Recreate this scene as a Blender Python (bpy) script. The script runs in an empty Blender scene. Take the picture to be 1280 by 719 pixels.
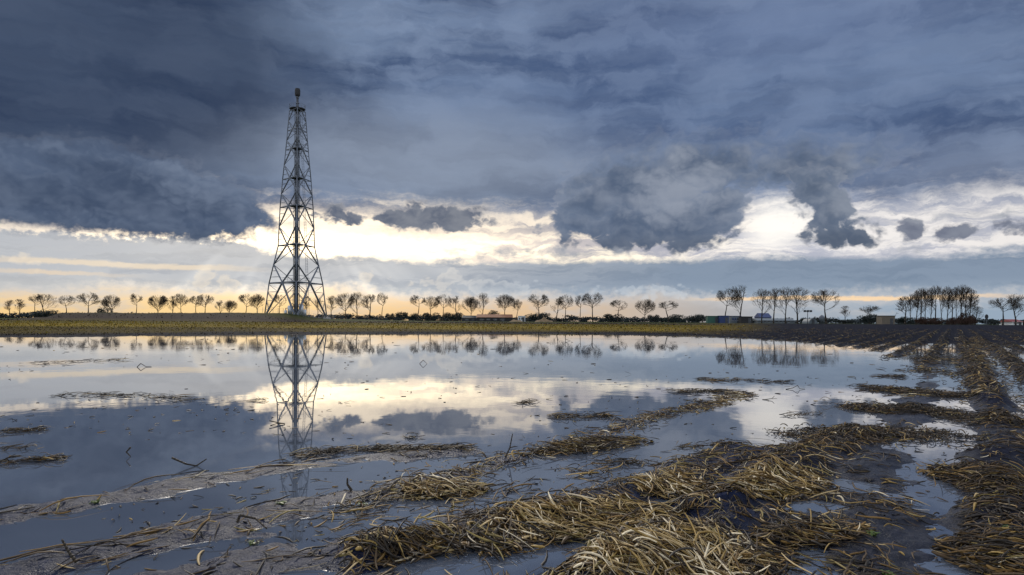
import bpy, math, random
import numpy as np
from mathutils import Vector, Matrix, Quaternion

random.seed(7)
RNG = np.random.default_rng(11)
SC = bpy.context.scene
COL = SC.collection
PI = math.pi

# ------------------------------------------------------------------ camera calibration
F, CX, HY, ROLL, EYE = 853.3, 640.0, 401.3, math.atan(0.0068), 1.6   # in the photograph's 1280 px


def ray(px, py):
    x, y = (px - CX) / F, (HY - py) / F
    c, s = math.cos(ROLL), math.sin(ROLL)
    return Vector((x * c - y * s, 1.0, x * s + y * c))


def gp(px, py, z=0.0):
    """the spot on the level z that the photograph shows at a pixel"""
    d = ray(px, py)
    t = (z - EYE) / d.z
    return (d.x * t, t)


def at(px, py, dist):
    d = ray(px, py)
    return Vector((d.x * dist, dist, EYE + d.z * dist))


def azel(px, py):
    d = ray(px, py).normalized()
    return math.degrees(math.atan2(d.x, d.y)), math.degrees(math.asin(d.z))


def lin(r, g, b):
    f = lambda c: (c / 255 / 12.92) if c / 255 <= 0.04045 else ((c / 255 + 0.055) / 1.055) ** 2.4
    return (f(r), f(g), f(b))


# ------------------------------------------------------------------ numpy noise
def _hash(ix, iy, seed):
    h = (ix.astype(np.int64) * 374761393 + iy.astype(np.int64) * 668265263 + seed * 974634777) & 0xFFFFFFFF
    h = ((h ^ (h >> 13)) * 1274126177) & 0xFFFFFFFF
    h = (h ^ (h >> 16)) & 0xFFFFFFFF
    return h.astype(np.float64) / 4294967295.0


def vnoise(x, y, seed=0):
    x0, y0 = np.floor(x), np.floor(y)
    fx, fy = x - x0, y - y0
    fx, fy = fx * fx * (3 - 2 * fx), fy * fy * (3 - 2 * fy)
    a, b = _hash(x0, y0, seed), _hash(x0 + 1, y0, seed)
    c, d = _hash(x0, y0 + 1, seed), _hash(x0 + 1, y0 + 1, seed)
    return (a * (1 - fx) + b * fx) * (1 - fy) + (c * (1 - fx) + d * fx) * fy


def fbm(x, y, seed=0, oct=4, gain=0.5):
    s, a, t = 0.0, 1.0, 0.0
    for o in range(oct):
        s = s + a * vnoise(x * 2 ** o + 17.3 * o, y * 2 ** o - 9.1 * o, seed + o)
        t += a
        a *= gain
    return s / t * 2 - 1


def sstep(lo, hi, x):
    t = np.clip((x - lo) / (hi - lo), 0, 1)
    return t * t * (3 - 2 * t)


# ------------------------------------------------------------------ object helpers
def tag(o, label=None, cat=None, group=None, kind=None):
    if label: o['label'] = label
    if cat: o['category'] = cat
    if group: o['group'] = group
    if kind: o['kind'] = kind
    return o


def empty(name, loc, rz=0.0):
    o = bpy.data.objects.new(name, None)
    o.location = loc
    o.rotation_euler = (0, 0, rz)
    o.empty_display_size = 0.3
    COL.objects.link(o)
    return o


class MB:
    """collects vertices and faces of one mesh"""
    def __init__(self):
        self.v, self.f, self.c = [], [], []

    def add(self, verts, faces):
        b = len(self.v)
        self.v += [tuple(p) for p in verts]
        self.f += [tuple(i + b for i in q) for q in faces]

    def box(self, c, s, rz=0.0, taper=1.0, bevel=0.0):
        cx, cy, cz = c
        hx, hy, hz = s[0] / 2, s[1] / 2, s[2] / 2
        co, si = math.cos(rz), math.sin(rz)
        b = min(bevel, hx * .4, hy * .4, hz * .4)
        pts = []
        if b <= 0:
            lev = [(-hz, hx, hy), (hz, hx * taper, hy * taper)]
        else:
            lev = [(-hz, hx - b, hy - b), (-hz + b, hx, hy), (hz - b, hx * taper, hy * taper), (hz, hx * taper - b, hy * taper - b)]
        for z, ax, ay in lev:
            for sx, sy in ((-1, -1), (1, -1), (1, 1), (-1, 1)):
                x, y = sx * ax, sy * ay
                pts.append((cx + x * co - y * si, cy + x * si + y * co, cz + z))
        n = len(lev)
        fs = [(3, 2, 1, 0), tuple(4 * (n - 1) + i for i in range(4))]
        for k in range(n - 1):
            for i in range(4):
                j = (i + 1) % 4
                fs.append((4 * k + i, 4 * k + j, 4 * k + 4 + j, 4 * k + 4 + i))
        self.add(pts, fs)

    def bar(self, p0, p1, r0, r1=None, n=6, caps=True):
        r1 = r0 if r1 is None else r1
        p0, p1 = Vector(p0), Vector(p1)
        d = p1 - p0
        if d.length < 1e-6: return
        q = d.normalized()
        u = q.orthogonal().normalized()
        w = q.cross(u)
        pts = []
        for p, r in ((p0, r0), (p1, r1)):
            for i in range(n):
                a = 2 * PI * i / n
                pts.append(p + (u * math.cos(a) + w * math.sin(a)) * r)
        fs = [(i, (i + 1) % n, n + (i + 1) % n, n + i) for i in range(n)]
        if caps:
            fs += [tuple(reversed(range(n))), tuple(range(n, 2 * n))]
        self.add(pts, fs)

    def lathe(self, c, prof, n=16):
        pts, fs = [], []
        for r, z in prof:
            for i in range(n):
                a = 2 * PI * i / n
                pts.append((c[0] + r * math.cos(a), c[1] + r * math.sin(a), c[2] + z))
        for k in range(len(prof) - 1):
            for i in range(n):
                j = (i + 1) % n
                fs.append((k * n + i, k * n + j, (k + 1) * n + j, (k + 1) * n + i))
        fs += [tuple(reversed(range(n))), tuple(range((len(prof) - 1) * n, len(prof) * n))]
        self.add(pts, fs)

    def prism(self, poly, y0, y1):
        """a polygon in x,z drawn out from y0 to y1"""
        n = len(poly)
        pts = [(x, y0, z) for x, z in poly] + [(x, y1, z) for x, z in poly]
        fs = [tuple(range(n)), tuple(reversed(range(n, 2 * n)))]
        fs += [((i + 1) % n, i, n + i, n + (i + 1) % n) for i in range(n)]
        self.add(pts, fs)

    def mesh(self, name, m, smooth=False):
        me = bpy.data.meshes.new(name)
        me.from_pydata(self.v, [], self.f)
        if m: me.materials.append(m)
        if smooth:
            me.polygons.foreach_set('use_smooth', [True] * len(me.polygons))
        me.update()
        return me

    def build(self, name, m, parent=None, smooth=False):
        o = bpy.data.objects.new(name, self.mesh(name, m, smooth))
        o.parent = parent
        COL.objects.link(o)
        return o


def np_mesh(name, verts, quads, m, smooth=True, tint=None):
    me = bpy.data.meshes.new(name)
    nv, nq, k = len(verts), len(quads), quads.shape[1]
    me.vertices.add(nv)
    me.vertices.foreach_set('co', np.ascontiguousarray(verts, dtype=np.float32).ravel())
    me.loops.add(nq * k)
    me.loops.foreach_set('vertex_index', np.ascontiguousarray(quads, dtype=np.int32).ravel())
    me.polygons.add(nq)
    me.polygons.foreach_set('loop_start', np.arange(0, nq * k, k, dtype=np.int32))
    me.polygons.foreach_set('use_smooth', np.full(nq, smooth, dtype=bool))
    if tint is not None:
        ca = me.color_attributes.new('tint', 'FLOAT_COLOR', 'POINT')
        full = np.ones((nv, 4), dtype=np.float32)
        full[:, :3] = tint
        ca.data.foreach_set('color', full.ravel())
    me.materials.append(m)
    me.update(calc_edges=True)
    me.validate()
    return me


def link(name, me, parent=None, loc=(0, 0, 0)):
    o = bpy.data.objects.new(name, me)
    o.location = loc
    o.parent = parent
    COL.objects.link(o)
    return o


# ------------------------------------------------------------------ shader expression helper
class S:
    nt = None

    def __init__(self, sock): self.s = sock

    @staticmethod
    def math(op, *a, clamp=False):
        n = S.nt.nodes.new('ShaderNodeMath')
        n.operation = op
        n.use_clamp = clamp
        for i, x in enumerate(a):
            if isinstance(x, S): S.nt.links.new(x.s, n.inputs[i])
            else: n.inputs[i].default_value = float(x)
        return S(n.outputs[0])

    def __add__(s, o): return S.math('ADD', s, o)
    __radd__ = __add__
    def __sub__(s, o): return S.math('SUBTRACT', s, o)
    def __rsub__(s, o): return S.math('SUBTRACT', o, s)
    def __mul__(s, o): return S.math('MULTIPLY', s, o)
    __rmul__ = __mul__
    def __truediv__(s, o): return S.math('DIVIDE', s, o)
    def __pow__(s, o): return S.math('POWER', s, o)


def smax(a, b): return S.math('MAXIMUM', a, b)
def smin(a, b): return S.math('MINIMUM', a, b)
def clamp01(a): return S.math('ADD', a, 0.0, clamp=True)


def ss(lo, hi, x):
    n = S.nt.nodes.new('ShaderNodeMapRange')
    n.interpolation_type = 'SMOOTHSTEP'
    S.nt.links.new(x.s, n.inputs[0])
    inv = lo > hi
    a, b = (hi, lo) if inv else (lo, hi)
    n.inputs[1].default_value, n.inputs[2].default_value = a, b
    n.inputs[3].default_value, n.inputs[4].default_value = (1, 0) if inv else (0, 1)
    return S(n.outputs[0])


def comb(x, y, z=0.0):
    n = S.nt.nodes.new('ShaderNodeCombineXYZ')
    for i, v in enumerate((x, y, z)):
        if isinstance(v, S): S.nt.links.new(v.s, n.inputs[i])
        else: n.inputs[i].default_value = v
    return S(n.outputs[0])


def noise(vec, scale, detail=4, rough=0.5, dist=0.0, color=False, dim='3D'):
    n = S.nt.nodes.new('ShaderNodeTexNoise')
    n.noise_dimensions = dim
    S.nt.links.new(vec.s, n.inputs['Vector'])
    n.inputs['Scale'].default_value = scale
    n.inputs['Detail'].default_value = detail
    n.inputs['Roughness'].default_value = rough
    n.inputs['Distortion'].default_value = dist
    return S(n.outputs['Color' if color else 'Fac'])


def voro(vec, scale, detail=2, smooth=0.6, rough=0.5):
    n = S.nt.nodes.new('ShaderNodeTexVoronoi')
    n.feature = 'SMOOTH_F1'
    S.nt.links.new(vec.s, n.inputs['Vector'])
    n.inputs['Scale'].default_value = scale
    n.inputs['Detail'].default_value = detail
    n.inputs['Roughness'].default_value = rough
    n.inputs['Smoothness'].default_value = smooth
    return S(n.outputs['Distance'])


def sep(vec):
    n = S.nt.nodes.new('ShaderNodeSeparateXYZ')
    S.nt.links.new(vec.s, n.inputs[0])
    return [S(o) for o in n.outputs]


def mix(fac, a, b, mode='MIX'):
    n = S.nt.nodes.new('ShaderNodeMix')
    n.data_type = 'RGBA'
    n.blend_type = mode
    n.clamp_factor = True
    for sock, v in ((n.inputs[0], fac), (n.inputs[6], a), (n.inputs[7], b)):
        if isinstance(v, S): S.nt.links.new(v.s, sock)
        elif isinstance(v, (tuple, list)): sock.default_value = (*v[:3], 1.0)
        else: sock.default_value = v
    return S(n.outputs[2])


def scale_col(c, k):
    n = S.nt.nodes.new('ShaderNodeVectorMath')
    n.operation = 'SCALE'
    if isinstance(c, S): S.nt.links.new(c.s, n.inputs[0])
    else: n.inputs[0].default_value = c
    if isinstance(k, S): S.nt.links.new(k.s, n.inputs['Scale'])
    else: n.inputs['Scale'].default_value = k
    return S(n.outputs[0])


def add_col(a, b):
    n = S.nt.nodes.new('ShaderNodeVectorMath')
    n.operation = 'ADD'
    for i, v in enumerate((a, b)):
        if isinstance(v, S): S.nt.links.new(v.s, n.inputs[i])
        else: n.inputs[i].default_value = v
    return S(n.outputs[0])


def new_mat(name):
    m = bpy.data.materials.new(name)
    m.use_nodes = True
    S.nt = m.node_tree
    p = m.node_tree.nodes['Principled BSDF']
    return m, p


def put(p, **kw):
    names = dict(color='Base Color', rough='Roughness', metal='Metallic', ior='IOR', spec='Specular IOR Level', normal='Normal')
    for k, v in kw.items():
        s = p.inputs[names[k]]
        if isinstance(v, S): S.nt.links.new(v.s, s)
        elif isinstance(v, tuple): s.default_value = (*v[:3], 1)
        else: s.default_value = v


def objco(kind='Object'):
    n = S.nt.nodes.new('ShaderNodeTexCoord')
    return S(n.outputs[kind])


def bump(h, strength=0.5, dist=0.05):
    n = S.nt.nodes.new('ShaderNodeBump')
    n.inputs['Strength'].default_value = strength
    n.inputs['Distance'].default_value = dist
    S.nt.links.new(h.s, n.inputs['Height'])
    return S(n.outputs[0])


def attr(name):
    n = S.nt.nodes.new('ShaderNodeAttribute')
    n.attribute_name = name
    return S(n.outputs['Color'])


def plain(name, c, rough=0.7, metal=0.0, var=0.25, scale=3.0):
    """a weathered surface: the colour varied by two noises"""
    m, p = new_mat(name)
    co = objco()
    n1 = noise(co, scale, 6, 0.6)
    lo = tuple(x * (1 - var) for x in c)
    hi = tuple(min(1, x * (1 + var)) for x in c)
    put(p, color=mix(n1, lo, hi), rough=rough, metal=metal)
    return m


M = dict(
    galv=plain('galvanised_steel', (0.15, 0.168, 0.20), 0.5, 0.35),
    steel=plain('dark_steel', (0.07, 0.075, 0.085), 0.55, 0.5),
    white=plain('white_paint', (0.72, 0.73, 0.74), 0.5, var=.08),
    silver=plain('silver_cladding', (0.55, 0.57, 0.6), 0.35, 0.7, .12),
    concrete=plain('concrete', (0.3, 0.29, 0.27), 0.85),
    bark=plain('bark', (0.035, 0.027, 0.020), 0.9),
    twig=plain('twigs', (0.050, 0.036, 0.024), 0.9),
    bush=plain('bush_leaves', (0.022, 0.032, 0.030), 0.8, var=.5, scale=1.2),
    evergreen=plain('evergreen_leaves', (0.016, 0.030, 0.026), 0.8, var=.5, scale=1.2),
    redtwig=plain('reddish_undergrowth', (0.055, 0.027, 0.018), 0.9, var=.5, scale=1.0),
    treeline=plain('far_woodland', (0.025, 0.036, 0.040), 0.9, var=.5, scale=.3),
    greenbox=plain('green_paint', (0.025, 0.10, 0.075), 0.5),
    bluebox=plain('blue_paint', (0.020, 0.042, 0.14), 0.6),
    black=plain('black_paint', (0.012, 0.012, 0.014), 0.6),
    beige=plain('beige_boards', (0.15, 0.125, 0.095), 0.8),
    brick=plain('brick', (0.16, 0.075, 0.05), 0.85, var=.35, scale=6),
    orangeroof=plain('orange_tiles', (0.22, 0.085, 0.035), 0.75, var=.3),  # plain orange base colour for the barn roof
    roofdark=plain('dark_roof', (0.03, 0.032, 0.04), 0.7),
    redpaint=plain('red_paint', (0.20, 0.03, 0.028), 0.5),
    glass=plain('dark_glass', (0.03, 0.04, 0.05), 0.1),
    sand=plain('sand_heap', (0.20, 0.135, 0.075), 0.95, var=.25, scale=1.5),
    sprout=plain('green_leaves', (0.085, 0.13, 0.016), 0.5, var=.35, scale=20),
    greenpaint=plain('faded_white_plastic', (0.13, 0.155, 0.18), 0.6, var=.1),
)

# ------------------------------------------------------------------ terrain
# far edge of the flooded part, photo pixels -> distance as a function of x/y
SHORE_PX = [(-400, 419), (-60, 421), (0, 421), (200, 419.5), (400, 418.2), (640, 417.2), (780, 418), (860, 419.5), (930, 422), (1000, 426),
            (1050, 430), (1100, 436), (1140, 446), (1175, 457), (1215, 470), (1250, 490), (1300, 530), (1400, 640), (1600, 1000)]
_su, _sy = [], []
for px, py in SHORE_PX:
    x, y = gp(px, py)
    _su.append(x / y); _sy.append(y)
_su, _sy = np.array(_su), np.array(_sy)
ROWA = math.atan((1195 - 640) / F)

# ridges: (pixels, half width m, height m)
RIDGES = [
    ([(1300, 800), (1275, 690), (1262, 620), (1258, 560), (1245, 505), (1228, 455), (1218, 425)], .38, .17),
    ([(1140, 790), (1085, 690), (1075, 620), (1100, 560), (1145, 500), (1185, 455), (1203, 425)], .50, .085),
    ([(1190, 800), (1135, 705), (1125, 640)], .30, .075),
    ([(700, 790), (790, 715), (880, 655), (965, 592), (1040, 556), (1085, 540)], .40, .20),
    ([(470, 692), (560, 668), (660, 648), (745, 630), (820, 606), (880, 583), (925, 570)], .40, .17),
    ([(430, 640), (560, 600), (650, 572), (740, 547), (815, 521), (875, 508), (930, 492)], .28, .085),
    ([(-260, 690), (-60, 657), (100, 630), (230, 603), (330, 588), (450, 572), (580, 563)], .36, .085),
    ([(-260, 770), (-60, 727), (100, 696), (230, 668), (330, 642), (430, 627), (520, 606)], .36, .095),
    ([(-60, 800), (150, 735), (300, 702), (450, 700), (560, 712), (640, 700), (760, 690)], .45, .065),
    ([(330, 668), (420, 650), (520, 640), (600, 620), (700, 600), (800, 577)], .22, .05),
    ([(860, 770), (930, 715), (1000, 660), (1040, 610)], .38, .07),
    ([(1000, 549), (1060, 540), (1120, 548), (1180, 540)], .34, .06),
    ([(1060, 512), (1130, 510), (1200, 520), (1280, 536)], .34, .06),
    ([(1090, 486), (1140, 490), (1200, 497)], .34, .06),
    ([(1330, 760), (1300, 600), (1290, 520), (1275, 470), (1245, 430)], .35, .10),
]
RW = []
for pts, w, h in RIDGES:
    RW.append((np.array([gp(*p) for p in pts]), w, h))


def seg_dist(x, y, pl):
    best = np.full(x.shape, 1e9)
    for (x0, y0), (x1, y1) in zip(pl[:-1], pl[1:]):
        dx, dy = x1 - x0, y1 - y0
        t = np.clip(((x - x0) * dx + (y - y0) * dy) / (dx * dx + dy * dy), 0, 1)
        best = np.minimum(best, (x - x0 - t * dx) ** 2 + (y - y0 - t * dy) ** 2)
    return np.sqrt(best)


def shore_gap(x, y):
    u = x / np.maximum(y, 2.0)
    return np.interp(u, _su, _sy) - y          # positive over the flooded part


# little pools between the straw ridges: (pixels, half length m, half width m)
POOLS = [(905, 607, .26, .11), (852, 655, .36, .10), (668, 702, .42, .11), (555, 706, .34, .10), (1020, 632, .22, .09), (930, 640, .16, .07),
         (1060, 606, .26, .10), (500, 664, .30, .10), (700, 606, .36, .10), (800, 590, .30, .09)]
PW = [(*gp(a, b), l, w) for a, b, l, w in POOLS]


def pool(x, y):
    m_ = np.zeros(np.shape(x))
    wx, wy = fbm(x * 4, y * 4, 161, 2) * .10, fbm(x * 4, y * 4, 163, 2) * .10
    for cx, cy, l, w in PW:
        a, b = (x - cx) * .94 + (y - cy) * .34 + wx, -(x - cx) * .34 + (y - cy) * .94 + wy
        m_ = np.maximum(m_, np.exp(-((a / l) ** 2 + (b / (w * 1.7)) ** 2) ** 1.5))
    return m_


SITE_X = at(371, 398, 220).x


def ground_z(x, y):
    x, y = np.asarray(x, float), np.asarray(y, float)
    g = shore_gap(x, y)
    n_big = fbm(x * .12, y * .12, 3, 3)
    g = g + n_big * (1.2 + np.clip(y, 0, 90) * .05) + fbm(x * .6, y * .25, 91, 3) * np.clip(y * .06, .3, 2.0)
    # flooded bed: shallow close by, deeper out
    bed = -.046 - .07 * sstep(9, 22, y) * sstep(0, 6, g) * (1 - .85 * sstep(.46, .58, x / np.maximum(y, 2)))
    right = sstep(.40, .58, x / np.maximum(y, 2)) * (1 - sstep(44, 85, y))
    land = .03 + .30 * sstep(0, 18, -g) * (1 - .9 * right) - .062 * right + 1.02 * sstep(70, 235, y)
    z = np.where(g > 0, bed * sstep(0, 2.0, g) + .03 * (1 - sstep(0, 2.0, g)), land)
    # plough rows of the field on the right
    s = x * math.cos(ROWA) - y * math.sin(ROWA)
    field = sstep(.15, .42, x / np.maximum(y, 2)) * sstep(8, 13, y) * (1 - sstep(170, 240, y))
    s = s - .5
    rows = np.cos(2 * PI * s / 1.5) * .095 + np.cos(2 * PI * s / .75 + .6) * .015
    z = z + rows * field * sstep(-11.0, 0, -g) * (1 + .5 * fbm(x * .3, y * .3, 55, 2))
    # near ridges
    near = (y < 70)
    if np.any(near):
        xn, yn = x[near], y[near]
        wob = fbm(xn * 1.6, yn * 1.6, 21, 3)
        amp = .75 + .55 * fbm(xn * .9, yn * .9, 31, 3)
        zz = np.zeros_like(xn)
        for pl, w, h in RW:
            d = seg_dist(xn, yn, pl) + wob * w * .6
            zz = np.maximum(zz, h * amp * np.exp(-(np.maximum(d, 0) / w) ** 2))
        det = fbm(xn * 3.5, yn * 6, 43, 3) * .020 + fbm(xn * 17, yn * 20, 45, 2) * .005
        pl_ = pool(xn, yn)
        zz = zz * (1 - pl_) - .07 * pl_
        z[near] += zz + .016 * fbm(xn * 3, yn * 3, 41, 4) + det * np.clip(.25 + zz * 22, 0, 1.2)
    # clods on the far land
    z = z + np.where(g < 1.5, 1, 0) * fbm(x * 2.2, y * 1.1, 61, 3) * .05 * sstep(14, 30, y) * (1 - .55 * right)
    # low hummocks that stand out of the shallows
    z = z + .05 * sstep(.45, .75, fbm(x * .55, y * .30, 77, 4)) * sstep(.05, .35, x / np.maximum(y, 2)) * sstep(7, 12, y) * (g > -2) * (1 - right)
    # grassy bank round the mast's site
    bx = sstep(at(60, 395, 190).x, at(98, 395, 190).x, x) * (1 - sstep(at(310, 395, 190).x, at(400, 395, 190).x, x))
    z = z + bx * (1.95 + .25 * n_big) * sstep(168, 184, y) * (1 - sstep(205, 222, y))
    z = z + .55 * np.exp(-((x - SITE_X) / 26) ** 2) * sstep(185, 205, y) * (1 - sstep(260, 300, y))
    return z


def gz(x, y): return float(ground_z(np.array([x]), np.array([y]))[0])


# the one ground sheet: rows spaced like a lens sees them, out past the horizon
q = np.concatenate([np.arange(600, 62, -1.25), np.arange(62, 4.2, -.42)])
ys = np.concatenate([[-60, -30, -15, -8, -4, -1, .8, 1.6], EYE * F / q, np.geomspace(330, 9000, 26)])
us = np.concatenate([[-30, -14, -7, -4, -2.4, -1.6, -1.2, -1.0], np.arange(-.86, .9, .0026), [1.0, 1.2, 1.6, 2.4, 4, 7, 14, 30]])
YY, UU = np.meshgrid(ys, us, indexing='ij')
XX = UU * np.maximum(YY, 2.2)
ZZ = ground_z(XX.ravel(), YY.ravel()).reshape(XX.shape)
nr, nc = XX.shape
idx = np.arange(nr * nc).reshape(nr, nc)
quads = np.stack([idx[:-1, :-1], idx[:-1, 1:], idx[1:, 1:], idx[1:, :-1]], -1).reshape(-1, 4)

# what grows or lies where: mud, stubble, grass
xf, yf = XX.ravel(), YY.ravel()
gf = shore_gap(xf, yf)
MUD = np.array(lin(37, 45, 72)); DMUD = np.array((.012, .0125, .0185))
GRASS = np.array((.085, .072, .010)); STUB = np.array((.24, .168, .018)); PLUM = np.array((.050, .036, .038)); GREEN = np.array((.040, .052, .014))
u_ = xf / np.maximum(yf, 2)
tint = np.tile(MUD, (len(xf), 1))


def lay(col, w):
    global tint
    tint = tint * (1 - w[:, None]) + col * w[:, None]


wob = fbm(xf * .03, yf * .05, 5, 3) * 8
lay(DMUD, sstep(9, 20, yf) * .9)
lay(DMUD * 1.4, sstep(.28, .46, u_) * (1 - sstep(9, 20, yf)) * .75)
leftw = 1 - sstep(.22, .40, u_ + .03 * fbm(xf * .05, yf * .05, 8, 2))      # grass strips end where the ploughed field begins
lay(DMUD, sstep(2, -3, gf) * leftw)
lay(STUB * .5, sstep(-4, -10, gf + wob * .3) * leftw * .6)
lay(STUB, sstep(92, 104, yf + wob * .6) * leftw * (.55 + .45 * np.clip(fbm(xf * .25, yf * .08, 9, 3) * 2 + .3, 0, 1)))
lay(GRASS, sstep(118, 140, yf + wob) * leftw * .8)
lay(PLUM, sstep(160, 172, yf + wob * .4) * leftw * .9)
lay(GREEN, sstep(182, 190, yf) * leftw)
lay(STUB * .25, sstep(186, 196, yf) * (1 - sstep(198, 202, yf)) * leftw * .35)
lay(GREEN * 1.25, sstep(225, 236, yf) * (1 - leftw))
lay(GREEN * .7, sstep(262, 330, yf))
tint *= (.8 + .4 * (fbm(xf * 1.1, yf * .8, 13, 3) * .5 + .5))[:, None]

m_ground, p = new_mat('wet_field_soil')
co = objco()
pos = sep(co)
n1, n2 = noise(co, 9, 8, .62), noise(co, 55, 6, .6)
col = mix(clamp01((n1 - .35) * 2.2), scale_col(attr('tint'), .55), scale_col(attr('tint'), 1.35))
col = mix(ss(.62, .78, n2) * .15, col, (.07, .072, .088))
wet = ss(.16, .0, pos[2]) * ss(62, 26, pos[1])
put(p, color=mix(wet * .45, col, scale_col(col, .55)), rough=clamp01(.80 - .48 * wet + (n1 - .5) * .4), spec=wet * .15 + .03)
hh = n1 * .6 + n2 * .35 + noise(co, 2.5, 4, .5) * .5
put(p, normal=bump(hh, .8, .045))
ground = link('ground', np_mesh('ground', np.stack([xf, yf, ZZ.ravel()], -1), quads, m_ground, True, tint))
tag(ground, 'wet ploughed field of mud ridges and stubble strips', kind='structure')

# flood water
m_water, p = new_mat('flood_water')
co = objco()
calm = noise(co, .09, 3, .5)
rip = noise(co, 1.3, 3, .5) * ss(.35, .65, calm)
put(p, color=(.078, .093, .124), rough=ss(.48, .72, calm) * .045 + .018, ior=2.0, normal=bump(rip, .05, .05))
W = MB()
W.add([(-130, -60, 0), (130, -60, 0), (150, 125, 0), (-150, 125, 0)], [(0, 1, 2, 3)])
tag(W.build('water', m_water), 'still flood water mirroring the cloudy sky', kind='structure')

# ------------------------------------------------------------------ straw
m_straw, p = new_mat('maize_straw')
co = objco()
n1 = noise(co, 40, 4, .6)
put(p, color=mix(n1, scale_col(attr('tint'), .65), scale_col(attr('tint'), 1.35)), rough=.5, spec=.22)

PAL = np.array([(.50, .365, .175), (.34, .225, .070), (.18, .105, .030), (.78, .66, .45), (.085, .055, .028), (.25, .19, .065), (.032, .025, .019)])
PAL_DRY = np.array([.19, .20, .15, .10, .13, .06, .17])
PAL_WET = np.array([.035, .08, .17, .02, .29, .065, .34])
PAL_DARK = np.array([.006, .020, .07, .004, .25, .03, .62])


def stems(x, y, head, length, width, lift, curve, arch, tilt, pal, K=6):
    """bent stalks that lie over the ground; arrays over stalks -> vertices, quads, tint"""
    keep = pool(x, y) < RNG.uniform(.12, .75, len(x))
    x, y, head, length, width, lift, curve, arch, tilt = (a[keep] for a in (x, y, head, length, width, lift, curve, arch, tilt))
    n = len(x)
    t = np.linspace(-.5, .5, K)[None, :]
    ang = head[:, None] + curve[:, None] * t
    kink = np.where(RNG.uniform(0, 1, n) < .45, RNG.normal(0, .8, n), 0)[:, None]
    ang = ang + kink * (t > RNG.uniform(-.3, .3, n)[:, None])
    ds = length[:, None] / (K - 1)
    px = np.cumsum(np.cos(ang) * ds, 1); py = np.cumsum(np.sin(ang) * ds, 1)
    px += (x - px.mean(1))[:, None]; py += (y - py.mean(1))[:, None]
    g = np.maximum(ground_z(px.ravel(), py.ravel()).reshape(px.shape), .0)
    gs = g.copy()                                            # stiff stalks bridge small dips
    gs[:, 1:-1] = np.maximum(g[:, 1:-1] * .5, (g[:, :-2] + g[:, 2:]) * .25 + g[:, 1:-1] * .5)
    pz = gs + lift[:, None] + arch[:, None] * (1 - (2 * t) ** 2) + np.maximum(tilt[:, None] * (t + .5) * length[:, None], -.5 * lift[:, None])
    P = np.stack([px, py, pz], -1)
    T = np.gradient(P, axis=1)
    T /= np.linalg.norm(T, axis=2, keepdims=True) + 1e-9
    side = np.stack([-T[..., 1], T[..., 0], np.zeros_like(T[..., 0])], -1)
    side /= np.linalg.norm(side, axis=2, keepdims=True) + 1e-9
    up = np.cross(T, side)
    roll = RNG.uniform(-.9, .9, n)[:, None] + RNG.normal(0, .7, n)[:, None] * t
    s2 = side * np.cos(roll)[..., None] + up * np.sin(roll)[..., None]
    u2 = np.cross(T, s2)
    tap = (1 - .55 * np.abs(2 * t) ** 2.5)[..., None] * width[:, None, None] * .5
    flat = RNG.choice([.16, .32, .75], n, p=[.4, .3, .3])[:, None, None]
    V = np.stack([P + s2 * tap, P + u2 * tap * flat, P - s2 * tap, P - u2 * tap * flat], 2)   # n,K,4,3
    base = (np.arange(n) * K * 4)[:, None, None]
    k = np.arange(K - 1)[None, :, None] * 4
    i = np.arange(4)[None, None, :]
    j = (i + 1) % 4
    Q = np.stack([base + k + i, base + k + j, base + k + 4 + j, base + k + 4 + i], -1).reshape(-1, 4)
    c = PAL[RNG.choice(len(PAL), n, p=pal)] * RNG.uniform(.75, 1.2, (n, 1))
    C = np.repeat(c, K * 4, 0)
    return V.reshape(-1, 3), Q, C


def along(pl, n, spread):
    seg = np.linalg.norm(np.diff(pl, axis=0), axis=1)
    cum = np.concatenate([[0], np.cumsum(seg)])
    s = RNG.uniform(0, cum[-1], n)
    k = np.clip(np.searchsorted(cum, s) - 1, 0, len(seg) - 1)
    f = (s - cum[k]) / seg[k]
    p = pl[k] + (pl[k + 1] - pl[k]) * f[:, None]
    d = (pl[k + 1] - pl[k]) / seg[k][:, None]
    off = RNG.normal(0, spread, n)
    return p[:, 0] - d[:, 1] * off, p[:, 1] + d[:, 0] * off, np.arctan2(d[:, 1], d[:, 0])


class Straw:
    def __init__(self): self.parts, self.n = [], 0

    def add(self, V, Q, C):
        self.parts.append((V, Q + self.n, C)); self.n += len(V)

    def build(self, name):
        V = np.concatenate([a for a, _, _ in self.parts]); Q = np.concatenate([b for _, b, _ in self.parts]); C = np.concatenate([c for _, _, c in self.parts])
        return link(name, np_mesh(name, V, Q, m_straw, True, C))


def rnd(n, a, b): return RNG.uniform(a, b, n)


def clump(st, cx, cy, rx, ry, ang, n, head, hs, L, wd, thick, pal, arch=.05, tilt=.10):
    """a heap: stalks gathered round one spot, thickest in the middle"""
    r = np.sqrt(RNG.uniform(0, 1, n)) * RNG.uniform(.5, 1.0, n) ** .3
    a = rnd(n, 0, 2 * PI)
    lx, ly = r * np.cos(a) * rx, r * np.sin(a) * ry
    x = cx + lx * math.cos(ang) - ly * math.sin(ang)
    y = cy + lx * math.sin(ang) + ly * math.cos(ang)
    h = head + RNG.normal(0, hs, n) + 1.8 * fbm(x * 2.1, y * 2.1, 71, 2)
    ln = rnd(n, *L)
    lift = thick * np.sqrt(np.clip(1 - r ** 2, 0, 1)) * RNG.uniform(.05, 1, n) + .006
    V = stems(x, y, h, ln, rnd(n, *wd), lift, RNG.normal(0, .42, n), RNG.normal(0, arch, n) * ln * 1.5, RNG.normal(0, tilt, n), pal)
    st.add(*V)


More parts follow.
